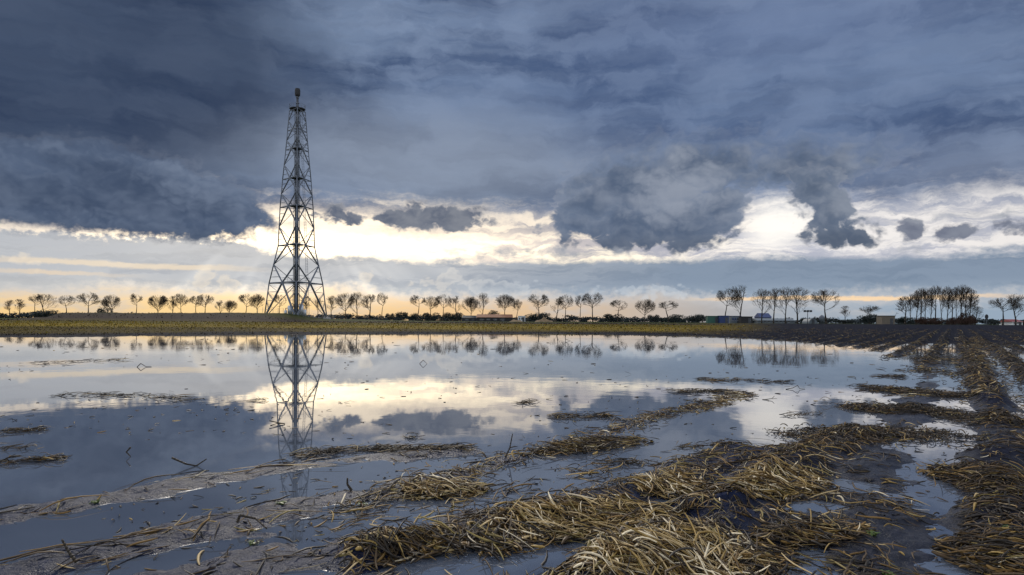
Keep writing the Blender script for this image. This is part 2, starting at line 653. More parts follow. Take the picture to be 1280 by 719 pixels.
# heaps one can point at
HEAPS = [
    # px, py, rx m, ry m, axis deg, n, heading deg, label
    (965, 598, .85, .38, 38, 900, 152, 'domed heap of golden straw beside a bright puddle, tallest of the straw ridge'),
    (845, 692, .80, .48, 35, 1250, 140, 'pale bleached straw heap at the very bottom edge, closest to the viewer'),
    (735, 640, .85, .40, 18, 1000, 158, 'wide matted golden straw heap sloping down into muddy water'),
    (845, 600, .45, .25, 30, 420, 150, 'small tousled straw heap between the wide matted heap and the domed heap'),
    (555, 602, .42, .24, 20, 330, 170, 'flat little straw heap lying on the narrow mud ridge with green weeds'),
    (555, 672, .62, .26, 14, 420, 165, 'thin brown straw heap trailing off onto bare wet mud'),
    (740, 549, .95, .30, 35, 430, 165, 'long dark straw heap rising out of open flood water'),
    (1258, 600, .42, 1.0, 0, 1100, 160, 'dark straw heap on the ridge along the narrow water track'),
    (1285, 690, .45, .50, 0, 800, 150, 'dark straw heap in the bottom corner, past the narrow water track'),
    (1010, 655, .50, .24, 20, 330, 172, 'thin brown straw spread flat on mud right below the domed heap'),
]
for px, py, rx, ry, ang, n, hd, lab in HEAPS:
    x, y = gp(px, py, .10)
    st = Straw()
    dark = 'dark' in lab or 'brown' in lab
    pale = 'bleached' in lab
    pal = PAL_WET * .5 + PAL_DARK * .5 if dark else PAL_DRY
    if pale:
        pal = np.array([.24, .17, .13, .18, .12, .06, .10])
    clump(st, x, y, rx, ry, math.radians(ang), int(n * 1.0), math.radians(hd), .62, (.08, .36), (.007, .019), .085, pal, .04, .13)
    clump(st, x, y, rx * 1.2, ry * 1.25, math.radians(ang), int(n * .45), math.radians(hd), 1.2, (.04, .18), (.010, .034), .055, PAL_WET)
    o = st.build('straw_heap')
    tag(o, lab, 'straw heap', 'straw heaps left on the mud ridges')

litter = Straw()
# (ridge number, count, spread, length, palette, thickness)
for ri, n, sp, L, pal, th in [
    (0, 1700, .30, (.05, .28), PAL_WET, .06), (1, 260, .40, (.05, .30), PAL_DARK, .02), (3, 1000, .30, (.08, .42), PAL_WET, .05),
    (4, 600, .30, (.08, .40), PAL_WET, .04), (5, 1000, .17, (.08, .35), PAL_WET, .035), (6, 80, .16, (.15, .60), PAL_WET, .02),
    (7, 80, .18, (.15, .60), PAL_WET, .02), (8, 110, .30, (.10, .50), PAL_DARK, .015), (9, 130, .2, (.08, .40), PAL_WET, .02),
    (10, 230, .30, (.08, .4), PAL_WET, .03), (11, 1500, .30, (.04, .22), PAL_DARK, .05), (12, 1900, .30, (.04, .22), PAL_DARK, .06),
    (13, 1300, .30, (.04, .22), PAL_DARK, .06), (14, 1200, .3, (.04, .22), PAL_DARK, .05)]:
    x, y, hd = along(RW[ri][0], n, sp)
    far = np.clip(y / 9, 1, 3.2)
    h = hd + RNG.normal(0, .35 if ri in (6, 7) else .75, n) + (.0 if ri in (6, 7) else .3)
    ln = rnd(n, *L) * np.sqrt(far)
    litter.add(*stems(x, y, h, ln, rnd(n, .009, .020) * np.sqrt(far), RNG.uniform(0, 1, n) ** 2 * th + .005, RNG.normal(0, .7, n),
                      RNG.normal(0, .02, n), RNG.normal(0, .07, n), pal))

# straw trodden flat between the ridges: (pixel box, count, palette, lengths)
for (x0, x1, y0, y1), n, pal, LL in (((850, 1180, 560, 740), 1500, PAL_DARK * .5 + PAL_WET * .5, (.04, .26)), ((430, 900, 640, 740), 1300, PAL_WET, (.04, .28)), ((960, 1235, 470, 570), 1900, PAL_DARK, (.04, .20)),
                                     ((1200, 1300, 520, 740), 1500, PAL_DARK, (.04, .22)), ((480, 900, 570, 650), 500, PAL_WET, (.04, .24)), ((0, 480, 590, 730), 110, PAL_WET, (.06, .40))):
    px, py = rnd(n, x0, x1), rnd(n, y0, y1)
    P = np.array([gp(a, b) for a, b in zip(px, py)])
    dens = fbm(P[:, 0] * .9, P[:, 1] * .9, 131, 3) + np.clip(ground_z(P[:, 0], P[:, 1]), -.05, .06) * 9
    P = P[dens > RNG.uniform(.05, .60, n)]
    n = len(P)
    far = np.clip(P[:, 1] / 8, .9, 3)
    hd = fbm(P[:, 0] * .6, P[:, 1] * .6, 141, 2) * 2.0 + 2.7
    litter.add(*stems(P[:, 0], P[:, 1], hd + RNG.normal(0, .8, n), rnd(n, *LL) * 1.2 * np.sqrt(far), rnd(n, .009, .020) * np.sqrt(far), RNG.uniform(0, 1, n) ** 2 * .03 + .003,
                      RNG.normal(0, .4, n), RNG.normal(0, .01, n), RNG.normal(0, .07, n), pal))

# strips of drift lying on the flood water (photo pixels)
DRIFT = [([(845, 491), (880, 489), (925, 491)], 150, .16), ([(690, 522), (725, 521), (768, 520)], 130, .16), ([(872, 474), (905, 476), (940, 475)], 90, .2),
         ([(945, 477), (990, 478)], 60, .2), ([(70, 495), (130, 493), (190, 496), (245, 500)], 120, .2), ([(0, 541), (30, 539), (58, 537)], 60, .08),
         ([(-10, 581), (25, 578), (85, 573)], 90, .07), ([(-10, 562), (20, 560), (40, 561)], 30, .06), ([(372, 572), (440, 562), (520, 563), (588, 563)], 420, .11),
         ([(850, 560), (900, 557), (935, 558)], 90, .07), ([(1140, 462), (1175, 466), (1215, 470)], 160, .5), ([(985, 520), (1030, 517)], 40, .1),
         ([(1100, 470), (1130, 472)], 60, .25), ([(1070, 484), (1100, 483)], 50, .2), ([(750, 577), (785, 581), (800, 580)], 40, .06),
         ([(1080, 512), (1120, 512), (1180, 514)], 220, .3), ([(640, 505), (672, 503)], 25, .1), ([(508, 546), (524, 548)], 22, .05), ([(1150, 448), (1200, 452)], 150, .6),
         ([(200, 420.8), (330, 420), (560, 418.6), (700, 418.6)], 90, 1.2), ([(310, 502), (330, 500)], 16, .1), ([(40, 455), (100, 452), (150, 450)], 50, .5)]
for pts, n, sp in DRIFT:
    pl = np.array([gp(*p) for p in pts])
    x, y, hd = along(pl, n, sp)
    far = np.clip(y / 9, 1, 5)
    litter.add(*stems(x, y, hd + RNG.normal(0, .6, n), rnd(n, .08, .34) * np.sqrt(far), rnd(n, .008, .016) * np.sqrt(far), RNG.uniform(0, .03, n) + .002,
                      RNG.normal(0, .6, n), RNG.normal(0, .02, n), np.abs(RNG.normal(0, .07, n)), PAL_DARK))
# single bits scattered over the water and the mud
n = 2000
px = rnd(n, -20, 1250); py = 424 + (RNG.uniform(0, 1, n) ** 1.15) * 290
P = np.array([gp(a, b) for a, b in zip(px, py)])
keep = fbm(P[:, 0] * .5, P[:, 1] * .25, 101, 3) > -.05
P = P[keep]; n = len(P)
far = np.clip(P[:, 1] / 9, .9, 7)
litter.add(*stems(P[:, 0], P[:, 1], rnd(n, 0, 2 * PI), rnd(n, .02, .12) * far ** .8, rnd(n, .008, .02) * np.sqrt(far), np.full(n, .003), RNG.normal(0, .6, n),
                  RNG.normal(0, .004, n), np.abs(RNG.normal(0, .12, n)), PAL_DARK))
# straw trodden into the plough rows of the far field
n = 17000
d = np.exp(rnd(n, math.log(14), math.log(120)))
u = rnd(n, .22, .86)
x, y = u * d, d
k = shore_gap(x, y) < 6 + 5 * fbm(x * .2, y * .2, 151, 2)
x, y = x[k], y[k]
s = x * math.cos(ROWA) - y * math.sin(ROWA)
s2 = np.round((s - .5) / 1.5) * 1.5 + .5 + RNG.normal(0, .24, len(s))
x += (s2 - s) * math.cos(ROWA); y -= (s2 - s) * math.sin(ROWA)
n = len(x)
far = np.clip(y / 9, 1, 6)
litter.add(*stems(x, y, rnd(n, 0, PI), rnd(n, .06, .20) * np.sqrt(far), rnd(n, .012, .026) * np.sqrt(far), rnd(n, .0, .04), RNG.normal(0, .5, n), RNG.normal(0, .02, n),
                  RNG.normal(0, .2, n), PAL_DARK))
o = litter.build('straw_litter')
tag(o, 'scattered dark maize straw over mud, water and plough rows', kind='stuff')

# stubble and grass on the far bank
n = 22000
d = np.exp(rnd(n, math.log(55), math.log(190)))
u = rnd(n, -.80, .38)
x, y = u * d, d
k = (shore_gap(x, y) < -1.0) & (x / y + .03 * fbm(x * .05, y * .05, 8, 2) < rnd(n, .20, .38))
x, y = x[k], y[k]
n = len(x)
h = rnd(n, .03, .13) * np.clip(y / 80, 1, 1.8); w = rnd(n, .03, .08) * np.clip(y / 70, 1, 3)
a = rnd(n, 0, PI)
z = ground_z(x, y) - .02
dx, dy = np.cos(a) * w, np.sin(a) * w
lx, ly = RNG.normal(0, .08, n), RNG.normal(0, .08, n)
V = np.stack([np.stack([x - dx, y - dy, z], -1), np.stack([x + dx, y + dy, z], -1), np.stack([x + dx * .3 + lx, y + dy * .3 + ly, z + h], -1),
              np.stack([x - dx * .3 + lx, y - dy * .3 + ly, z + h], -1)], 1).reshape(-1, 3)
Q = np.arange(4 * n).reshape(-1, 4)
gpal = np.array([(.21, .150, .012), (.085, .076, .008), (.26, .165, .026), (.020, .017, .009), (.036, .024, .016)])
pick = RNG.choice(5, n, p=[.26, .22, .16, .18, .18])
pick = np.where((y < 98 + 8 * fbm(x * .05, y * .05, 5, 2)) & (RNG.uniform(0, 1, n) < .3), RNG.choice([1, 3, 4], n), pick)
pick = np.where((y > 102) & (y < 158) & (RNG.uniform(0, 1, n) < .6), RNG.choice([0, 2], n), pick)
pick = np.where((shore_gap(x, y) > -5) | ((y > 158) & (y < 182)), RNG.choice([3, 4], n), pick)
C = np.repeat(gpal[pick], 4, 0)
m_grass, p = new_mat('stubble_blades')
put(p, color=attr('tint'), rough=.9, spec=.05)
o = link('stubble', np_mesh('stubble', V, Q, m_grass, False, C))
tag(o, 'yellow green stubble and grass along the far bank', kind='stuff')


# single stalks and weeds one can point at
def stalk(px, py, pts, r, lab, z0=0.0, mat=None):
    """a bent stalk: points in metres (right, away, up) from the spot on the water"""
    x, y = gp(px, py, z0)
    root = MB()
    P = [Vector((a, b, max(c, .004))) for a, b, c in pts]
    Q = []
    for a, b in zip(P[:-1], P[1:]):
        for k in range(4):
            Q.append(a.lerp(b, k / 4) + Vector((0, 0, 0)))
    Q.append(P[-1])
    for i in range(len(Q) - 1):
        root.bar(Q[i], Q[i + 1], r * (1 - .5 * i / len(Q)), r * (1 - .5 * (i + 1) / len(Q)), 5)
    me = root.mesh('bent_stalk', mat or m_straw, True)
    ca = me.color_attributes.new('tint', 'FLOAT_COLOR', 'POINT')
    c = (.05, .04, .03, 1)
    ca.data.foreach_set('color', list(c) * len(me.vertices))
    o = link('bent_stalk', me, None, (x, y, max(gz(x, y), 0.0)))
    tag(o, lab, 'stalk', 'broken stalks standing in the flood water')


stalk(176, 459, [(-.12, 0, .0), (0, 0, .12), (.13, .05, .02), (.30, .1, .015)], .014, 'dark folded stalk poking from the water in line with the left bank')
stalk(529, 455, [(-.13, 0, .0), (0, 0, .14), (.14, .02, .0)], .012, 'small tent shaped stalk alone on the smooth water right of the mast reflection')
stalk(345, 531, [(-.10, 0, .06), (.04, 0, .03), (.12, .05, .008), (.02, .0, .02), (-.05, -.1, .0), (.02, 0, .02), (.03, .1, .09)], .009, 'star shaped twig on the bright reflection beside the mirrored mast')
stalk(160, 571, [(.03, 0, .11), (-.02, 0, .055), (.03, 0, .0)], .010, 'tiny hooked stalk standing alone in the dark cloud reflection')
stalk(238, 584, [(-.20, 0, .10), (-.05, 0, .035), (.04, .05, .0), (.13, .1, .07)], .012, 'forked twig leaning over the edge of the upper left mud ridge')
stalk(632, 568, [(0, 0, 0), (.05, 0, .12), (.08, 0, .28)], .010, 'thin upright stalk rising from the long dark straw heap', .05)
stalk(86, 694, [(.05, 0, 0), (.0, 0, .07), (-.045, 0, .15)], .012, 'stubby upright stalk standing on the lowest left mud ridge', .08)
stalk(300, 648, [(-.02, 0, .02), (.0, 0, .075), (.12, .0, .05), (.24, -.1, .0)], .012, 'bent stalk arching off the mud below the mirrored mast', .08)
stalk(998, 487, [(-.30, 0, .005), (-.12, .05, .03), (-.02, 0, .10), (.03, .0, .02), (.20, .1, .004)], .009, 'spiky broken stalk on open water below the mirrored poplars')
stalk(965, 500, [(-.16, 0, .004), (.0, 0, .03), (.05, 0, .08)], .008, 'short pointed stalk in the white cloud reflection')
stalk(437, 609, [(.02, 0, 0), (-.02, 0, .06), (-.02, 0, .12)], .014, 'pointed tuft of stalk beside the flat little straw heap', .05)


def sprout(px, py, n, h, lab, seed):
    x, y = gp(px, py, .07)
    r = random.Random(seed)
    b = MB()
    for i in range(int(n * 1.6)):
        a = r.uniform(0, 2 * PI); L = h * r.uniform(.35, .9)
        ox, oy = r.gauss(0, h * .3), r.gauss(0, h * .25)
        d = Vector((math.cos(a), math.sin(a), 0)); s = Vector((-d.y, d.x, 0)) * L * .22
        p0 = Vector((ox, oy, -.005)); p1 = p0 + d * L * .45 + Vector((0, 0, L * .7)); p2 = p0 + d * L * .95 + Vector((0, 0, L * .62))
        b.add([p0 - s * .3, p0 + s * .3, p1 + s, p1 - s, p2], [(0, 1, 2, 3), (3, 2, 4)])
    o = b.build('green_weed', M['sprout'])
    o.location = (x, y, max(gz(x, y), 0))
    tag(o, lab, 'weed', 'green weeds sprouting on the mud')


sprout(352, 626, 26, .05, 'yellow green weed at the foot of the mirrored mast', 1)
sprout(318, 668, 16, .045, 'bright green weed on the lower left mud ridge under the arching stalk', 2)
sprout(455, 622, 14, .05, 'green weed left of the flat little straw heap', 3)
sprout(520, 606, 10, .05, 'small green weed at the rim of the flat little straw heap', 4)
sprout(1090, 663, 14, .05, 'green weed on bare mud between the domed heap and the water track', 5)
sprout(1110, 710, 18, .05, 'bright green weed at the bottom edge on dark mud', 6)
sprout(1262, 668, 16, .06, 'mossy green weed in the dark straw along the water track', 7)
sprout(118, 621, 12, .05, 'faint green weed on the upper left mud ridge', 8)

# ------------------------------------------------------------------ the mast
TD = 220.0
tb = at(370, 398.5, TD)
TX, TY = tb.x, TD
TZ = gz(TX, TY)
k_px = TD / F


def zpx(py): return EYE + ray(370.5, py).z * TD - TZ


HALF = [(397.5, 38.3), (354, 32.7), (307, 22.0), (259, 20.0), (224, 17.2), (187, 13.6), (163, 11.6), (138, 9.6)]   # photo row, half width in px
lev = [(max(zpx(py), 0.0), hw * k_px) for py, hw in HALF]
lev[0] = (0.0, lev[0][1])
ANG = [math.radians(a) for a in (-90, 30, 150)]     # one leg towards the viewer


def vert(h, hw, a):
    R = hw / math.cos(math.radians(30))
    return Vector((R * math.cos(a), R * math.sin(a), h))


mast = empty('lattice_mast', (TX, TY, TZ), math.atan2(-TY, -TX) + PI / 2)
tag(mast, 'tall three legged steel lattice mast with flare stack on the far bank', 'mast')
for a in ANG:
    b = MB()
    for i in range(len(lev) - 1):
        b.bar(vert(*lev[i], a), vert(*lev[i + 1], a), .20 - .012 * i, .19 - .012 * i, 8)
    b.build('leg', M['galv'], mast, True)
    b = MB()
    f = vert(*lev[0], a)
    b.box((f.x, f.y, .1), (2.0, 2.0, 1.0), a, .8, .05)
    b.build('footing', M['concrete'], mast)
for i in range(len(lev) - 1):
    b = MB()
    for e in range(3):
        a0, a1 = ANG[e], ANG[(e + 1) % 3]
        L0, L1 = vert(*lev[i], a0), vert(*lev[i + 1], a0)
        R0, R1 = vert(*lev[i], a1), vert(*lev[i + 1], a1)
        mt, mb_ = (L1 + R1) / 2, (L0 + R0) / 2
        back = .42 if e == 1 else 1.0
        r = (.27 - .020 * i) * back
        t = (.095 - .004 * i) * back
        b.bar(L1, R1, r * .95, n=6)
        if i == 0:      # the bottom bay is open: an inverted V down to the footings
            b.bar(mt, L0, r * 1.15, n=6); b.bar(mt, R0, r * 1.15, n=6)
            for A, B in ((L0, L1), (R0, R1)):
                for k in (.25, .5, .75):
                    b.bar(A.lerp(B, k), A.lerp(mt, k), t, n=4)
                for k in (.25, .5, .75):
                    b.bar(A.lerp(B, k), A.lerp(mt, max(k - .22, 0)), t, n=4)
                    b.bar(A.lerp(B, min(k + .22, 1)), A.lerp(mt, k), t, n=4)
        else:
            ml, mr = L0.lerp(L1, .5), R0.lerp(R1, .5)
            for A in (mt, mb_):
                b.bar(A, ml, r, n=6); b.bar(A, mr, r, n=6)
            for A, B, m_ in ((L0, L1, ml), (R0, R1, mr)):
                for k in (.33, .66):
                    b.bar(A.lerp(m_, k), mb_.lerp(m_, k), t, n=4)
                    b.bar(B.lerp(m_, k), mt.lerp(m_, k), t, n=4)
    b.build('bracing', M['galv'], mast)
# platforms with railings
for i in (1, 2, 3, 4, 5, 7):
    h, hw = lev[i]
    b = MB()
    top = i == 7
    if top:
        b.lathe((0, 0, h + .25), [(hw * .55, 0), (hw * 1.02, .05), (hw * 1.02, .22)], 12)
        rr = hw * 1.02
    else:
        c = [vert(h + .12, hw * .97, a) for a in ANG]
        c2 = [vert(h + .12, hw * .52, a + PI) for a in ANG]
        mids = [(c[k] + c[(k + 1) % 3]) / 2 for k in range(3)]
        # gangways between the middles of the three sides
        for k in range(3):
            p0, p1 = mids[k], mids[(k + 1) % 3]
            d = (p1 - p0).normalized(); s = Vector((-d.y, d.x, 0)) * .45
            b.add([p0 - s, p0 + s, p1 + s, p1 - s] + [v + Vector((0, 0, .16)) for v in (p0 - s, p0 + s, p1 + s, p1 - s)],
                  [(3, 2, 1, 0), (4, 5, 6, 7), (0, 1, 5, 4), (1, 2, 6, 5), (2, 3, 7, 6), (3, 0, 4, 7)])
        b.lathe((0, 0, h + .10), [(hw * .42, 0), (hw * .42, .2)], 10)
    pf = b.build('platform', M['steel'], mast)
    b = MB()
    if top:
        ring = [Vector((rr * math.cos(2 * PI * k / 12), rr * math.sin(2 * PI * k / 12), h + .45)) for k in range(12)]
    else:
        ring = [m_ + Vector((0, 0, .16)) for m_ in mids]
    for k in range(len(ring)):
        p0, p1 = ring[k], ring[(k + 1) % len(ring)]
        for z in (.6, 1.2):
            b.bar(p0 + Vector((0, 0, z)), p1 + Vector((0, 0, z)), .04, n=4)
        for t_ in ((0,) if top else (0, .33, .66)):
            q_ = p0.lerp(p1, t_)
            b.bar(q_, q_ + Vector((0, 0, 1.2)), .05, n=4)
    b.build('railing', M['galv'], pf)
# the stack up the middle
zt, zb = zpx(111), zpx(119.5)
b = MB()
b.lathe((0, 0, 0), [(.68, 0), (.68, lev[2][0]), (.62, lev[2][0] + .5), (.60, lev[5][0]), (.54, lev[5][0] + .4), (.52, lev[7][0] + 1), (.36, lev[7][0] + 1.6), (.36, zb)], 14)
stack = b.build('stack_pipe', M['steel'], mast, True)
b = MB()
b.lathe((0, 0, 0), [(.32, zb - .8), (.55, zb - .3), (.80, zb), (.86, zb + .3), (.86, zt - .5), (.76, zt), (.5, zt)], 14)
b.build('flare_tip', M['black'], stack, True)
for zz in (lev[7][0] + 2.2, lev[7][0] + 4.0):
    b = MB()
    b.lathe((0, 0, zz), [(.55, 0), (.55, .25)], 10)
    b.build('collar', M['galv'], stack)
for dx, dy in ((.95, -.5), (-.95, -.4), (.3, -1.05)):
    b = MB()
    b.bar((dx, dy, 0), (dx * .8, dy * .8, lev[7][0]), .12, .10, 6)
    b.build('riser_pipe', M['galv'], mast, True)
b = MB()
lx = 15 * k_px
for s_ in (-.3, .3):
    b.bar((lx * 1.0 + s_, -.5, 0), (lx * .28 + s_, -.5, lev[7][0]), .06, n=4)
H_ = lev[7][0]
for k in range(150):
    f = k / 150
    x_ = lx * (1.0 - .72 * f)
    b.bar((x_ - .3, -.5, f * H_), (x_ + .3, -.5, f * H_), .035, n=4, caps=False)
for k in range(70):     # safety hoops
    f = .05 + .93 * k / 70
    x_ = lx * (1.0 - .72 * f); z_ = f * H_
    pr = [(x_ - .4, -.5, z_), (x_ - .32, -1.1, z_), (x_ + .32, -1.1, z_), (x_ + .4, -.5, z_)]
    for p0, p1 in zip(pr[:-1], pr[1:]): b.bar(p0, p1, .03, n=4, caps=False)
b.build('ladder', M['galv'], mast)

# plant at the foot of the mast


def site(px, py, dist):
    v = at(px, py, dist)
    return v.x, dist, gz(v.x, dist)


def vessel(px, dist, r, h, lab):
    o = empty('gas_vessel', site(px, 398, dist))
    tag(o, lab, 'vessel', 'silver vessels at the foot of the mast')
    b = MB(); b.lathe((0, 0, .5), [(r * .6, 0), (r, .3), (r, h - .4), (r * .7, h - .1), (r * .2, h)], 14); b.build('shell', M['silver'], o, True)
    for a in range(3):
        b = MB(); x_, y_ = r * .8 * math.cos(a * 2.1), r * .8 * math.sin(a * 2.1)
        b.bar((x_, y_, -.2), (x_, y_, .8), .1, n=6); b.build('leg', M['galv'], o)
    b = MB(); b.bar((0, 0, h + .4), (0, 0, h + 1.1), .12, n=6); b.bar((0, 0, h + 1.0), (r * 1.4, 0, h + 1.0), .1, n=6); b.build('outlet_pipe', M['galv'], o)


vessel(362.5, 216, .75, 3.2, 'silver upright vessel just left of the mast stack')
vessel(376.5, 215, .70, 3.6, 'silver upright vessel just right of the mast stack')
vessel(381, 217, .55, 2.2, 'small silver vessel furthest right at the mast foot')
vessel(357, 217, .45, 1.9, 'small slim silver vessel at the left end of the pipework')


def cabin(name, px0, px1, pytop, dist, depth, lab, cat, mat, roofmat=None, door=True, group=None, rz=0.0, roofkind='flat', win=0, winmat='glass'):
    """a small box building with plinth, roof, door and windows"""
    cxp = (px0 + px1) / 2
    x, y, z = site(cxp, 400, dist)
    w = (px1 - px0) * dist / F
    h = at(cxp, pytop, dist).z - z
    o = empty(name, (x, y, z), rz)
    tag(o, lab, cat, group)
    hw = h if roofkind == 'flat' else h * .6
    b = MB(); b.box((0, 0, hw / 2 - .1), (w, depth, hw + .2)); b.build('wall', mat, o)
    b = MB()
    if roofkind == 'flat':
        b.box((0, 0, hw + .08), (w + .25, depth + .25, .16))
    else:
        e = .35
        b.add([(-w / 2 - e, -depth / 2 - e, hw - .15), (w / 2 + e, -depth / 2 - e, hw - .15), (w / 2 + e, depth / 2 + e, hw - .15), (-w / 2 - e, depth / 2 + e, hw - .15),
               (-w / 2 - e * .5, 0, h), (w / 2 + e * .5, 0, h)],
              [(3, 2, 1, 0), (0, 1, 5, 4), (2, 3, 4, 5), (0, 4, 3), (1, 2, 5)])
    b.build('roof', roofmat or mat, o)
    if door:
        b = MB(); b.box((w * .25, -depth / 2 - .03, min(1.0, hw * .42)), (min(1.0, w * .3), .06, min(2.0, hw * .84))); d_ = b.build('door', M['steel'], o)
        b = MB(); b.box((w * .25 + .3, -depth / 2 - .09, 1.0), (.12, .06, .05)); b.build('handle', M['silver'], d_)
    for i in range(win):
        b = MB(); xw = -w / 2 + w * (i + .7) / (win + 1.2)
        b.box((xw, -depth / 2 - .03, hw * .58), (w * .5 / (win + 1), .05, hw * .38)); w_ = b.build('window', M[winmat], o)
        b = MB(); b.box((xw, -depth / 2 - .05, hw * .37), (w * .55 / (win + 1), .12, .06)); b.build('sill', M['white'], w_)
    return o


cabin('site_cabin', 329, 340, 393.5, 212, 3, 'low dark cabin under the left leg of the mast', 'cabin', M['bluebox'], M['steel'], win=1)
cabin('site_container', 341, 357, 396.3, 208, 2.4, 'low white container lying left of the mast foot', 'container', M['white'], M['silver'], door=False)
cabin('pump_housing', 384, 394, 396.5, 210, 2.4, 'low grey pump housing right of the mast foot', 'housing', M['galv'], M['steel'])
# perimeter fence of the site
fx0, fx1, fy = at(322, 398, 203).x, at(418, 398, 203).x, 203.0
fe = empty('wire_fence', (fx0, fy, 0))
tag(fe, 'thin wire fence on posts in front of the mast site', 'fence')
nP = 16
for i in range(nP):
    x_ = (fx1 - fx0) * i / (nP - 1)
    b = MB(); zg = gz(fx0 + x_, fy); b.bar((x_, 0, zg - .2), (x_, 0, zg + 1.4), .05, n=5); b.build('post', M['galv'], fe)
b = MB()
for i in range(nP - 1):
    xa, xb = (fx1 - fx0) * i / (nP - 1), (fx1 - fx0) * (i + 1) / (nP - 1)
    za, zb_ = gz(fx0 + xa, fy), gz(fx0 + xb, fy)
    for h in (.4, .8, 1.3): b.bar((xa, 0, za + h), (xb, 0, zb_ + h), .018, n=3, caps=False)
b.build('wire', M['galv'], fe)

# ------------------------------------------------------------------ far buildings and fittings
cabin('barn', 597, 640, 393, 262, 9, 'long low barn with an orange roof under a big tree', 'barn', M['black'], M['orangeroof'], roofkind='gable', win=4)
cabin('farm_shed', 579, 596, 394.5, 275, 8, 'dark gabled shed adjoining the long orange roofed barn', 'shed', M['roofdark'], M['roofdark'], roofkind='gable', win=1)
cabin('caravan', 647.5, 656.5, 395.5, 258, 2.4, 'small white caravan between the orange roofed barn and the sand heaps', 'caravan', M['white'], M['silver'], win=2)
cabin('shipping_container', 883.5, 898, 395.5, 245, 2.5, 'dark green shipping container at the left end of the container row', 'container', M['greenbox'], door=True)
cabin('shipping_container', 898.6, 909.5, 395.2, 243, 2.5, 'dark blue shipping container next to the green one', 'container', M['bluebox'], door=True)
cabin('farm_shed', 912, 924, 395.5, 248, 4, 'blue grey shed between the blue and the black container', 'shed', M['greenpaint'], M['bluebox'], win=3, winmat='bluebox')
cabin('shipping_container', 924.8, 939, 396.2, 242, 2.5, 'black shipping container at the right end of the container row', 'container', M['black'], door=True)
cabin('greenhouse', 943, 988, 398, 262, 8, 'long low pale greenhouse behind the row of poplars', 'greenhouse', M['greenpaint'], M['greenpaint'], win=8, roofkind='gable')
cabin('farm_shed', 947, 960, 391.5, 285, 7, 'blue roofed shed rising behind the pale greenhouse', 'shed', M['roofdark'], M['bluebox'], roofkind='gable')
cabin('field_shed', 1099, 1115, 395.2, 232, 3.5, 'square beige wooden shed on the field edge left of the grove', 'shed', M['beige'], M['roofdark'], door=True)
cabin('brick_house', 1257, 1270, 399.2, 262, 7, 'small red and white house behind the pair of far right trees', 'house', M['white'], M['redpaint'], roofkind='gable', win=2)

o = empty('silo', site(1027, 400, 262)); tag(o, 'grey round topped silo behind the container yard', 'silo')
b = MB(); b.lathe((0, 0, -.2), [(1.0, 0), (1.0, 2.6), (.9, 3.0), (.5, 3.4), (.1, 3.55)], 14); b.build('shell', M['galv'], o, True)
b = MB(); b.bar((.9, -.6, 0), (.9, -.6, 3.2), .05, n=4); b.build('ladder', M['steel'], o)

o = empty('polytunnel', site(1012, 402, 255)); tag(o, 'small white arched polytunnel left of the grey silo', 'polytunnel')
b = MB(); b.prism([(1.6 * math.cos(a * PI / 10), 1.9 * math.sin(a * PI / 10)) for a in range(11)], -3, 3); b.build('cover', M['greenpaint'], o, False)
b = MB(); b.box((0, -3.04, .8), (1.0, .06, 1.6)); b.build('door', M['steel'], o)

o = empty('floodlight_mast', site(1009.5, 402, 250)); tag(o, 'T shaped floodlight mast beside the rightmost poplar', 'floodlight')
hh = at(1009.5, 389.5, 250).z - o.location.z
b = MB(); b.bar((0, 0, -.2), (0, 0, hh), .14, .10, 6); b.build('pole', M['steel'], o)
b = MB(); b.bar((-1.3, 0, hh), (1.3, 0, hh + .3), .12, n=6); b.build('crossbar', M['steel'], o)
for s_ in (-1.1, 0, 1.1):
    b = MB(); b.box((s_, -.15, hh + .15), (.8, .4, .75), bevel=.05); b.build('lamp_head', M['steel'], o)

o = empty('round_road_sign', site(1233, 402, 235)); tag(o, 'round road sign on a post right of the grove', 'road sign')
hh = at(1233, 395, 235).z - o.location.z
b = MB(); b.bar((0, 0, -.2), (0, 0, hh), .07, n=6); b.build('post', M['galv'], o)
b = MB()
b.add([(.62 * math.cos(2 * PI * k / 20), yy, hh - .3 + .85 * math.sin(2 * PI * k / 20)) for yy in (-.12, -.06) for k in range(20)],
      [tuple(range(20)), tuple(reversed(range(20, 40)))] + [((k + 1) % 20, k, 20 + k, 20 + (k + 1) % 20) for k in range(20)])
b.build('sign_plate', M['roofdark'], o)

o = empty('leaning_pole', site(1117.5, 402, 236)); tag(o, 'thin crooked pole next to the beige shed', 'pole')
b = MB(); b.bar((0, 0, -.2), (.3, 0, 2.6), .07, n=5); b.bar((.3, 0, 2.5), (.9, 0, 4.0), .06, n=5); b.bar((.9, 0, 3.9), (1.5, 0, 3.7), .06, n=5); b.build('post', M['steel'], o)

for px, w, h, lab in ((645, 5.0, .9, 'low flat brown sand heap in front of the white caravan'), (680, 6.2, 1.45, 'taller brown sand heap below the broad crowned tree')):
    x, y, z = site(px, 402, 246)
    n_ = 26
    b = MB(); pts, fs = [], []
    for i in range(n_):
        for j in range(n_):
            a, c = i / (n_ - 1) * 2 - 1, j / (n_ - 1) * 2 - 1
            r = math.hypot(a, c)
            hgt = h * max(0, 1 - r) ** .8 * (1 + .35 * math.sin(a * 7 + px) * math.cos(c * 5)) if r < 1 else 0
            pts.append((a * w / 2 * 1.1, c * 2.5, hgt - .05))
    for i in range(n_ - 1):
        for j in range(n_ - 1):
            fs.append((i * n_ + j, (i + 1) * n_ + j, (i + 1) * n_ + j + 1, i * n_ + j + 1))
    b.add(pts, fs)
    o = b.build('sand_heap', M['sand'], None, True); o.location = (x, y, z)
    tag(o, lab, 'sand heap', 'sand heaps by the barn')


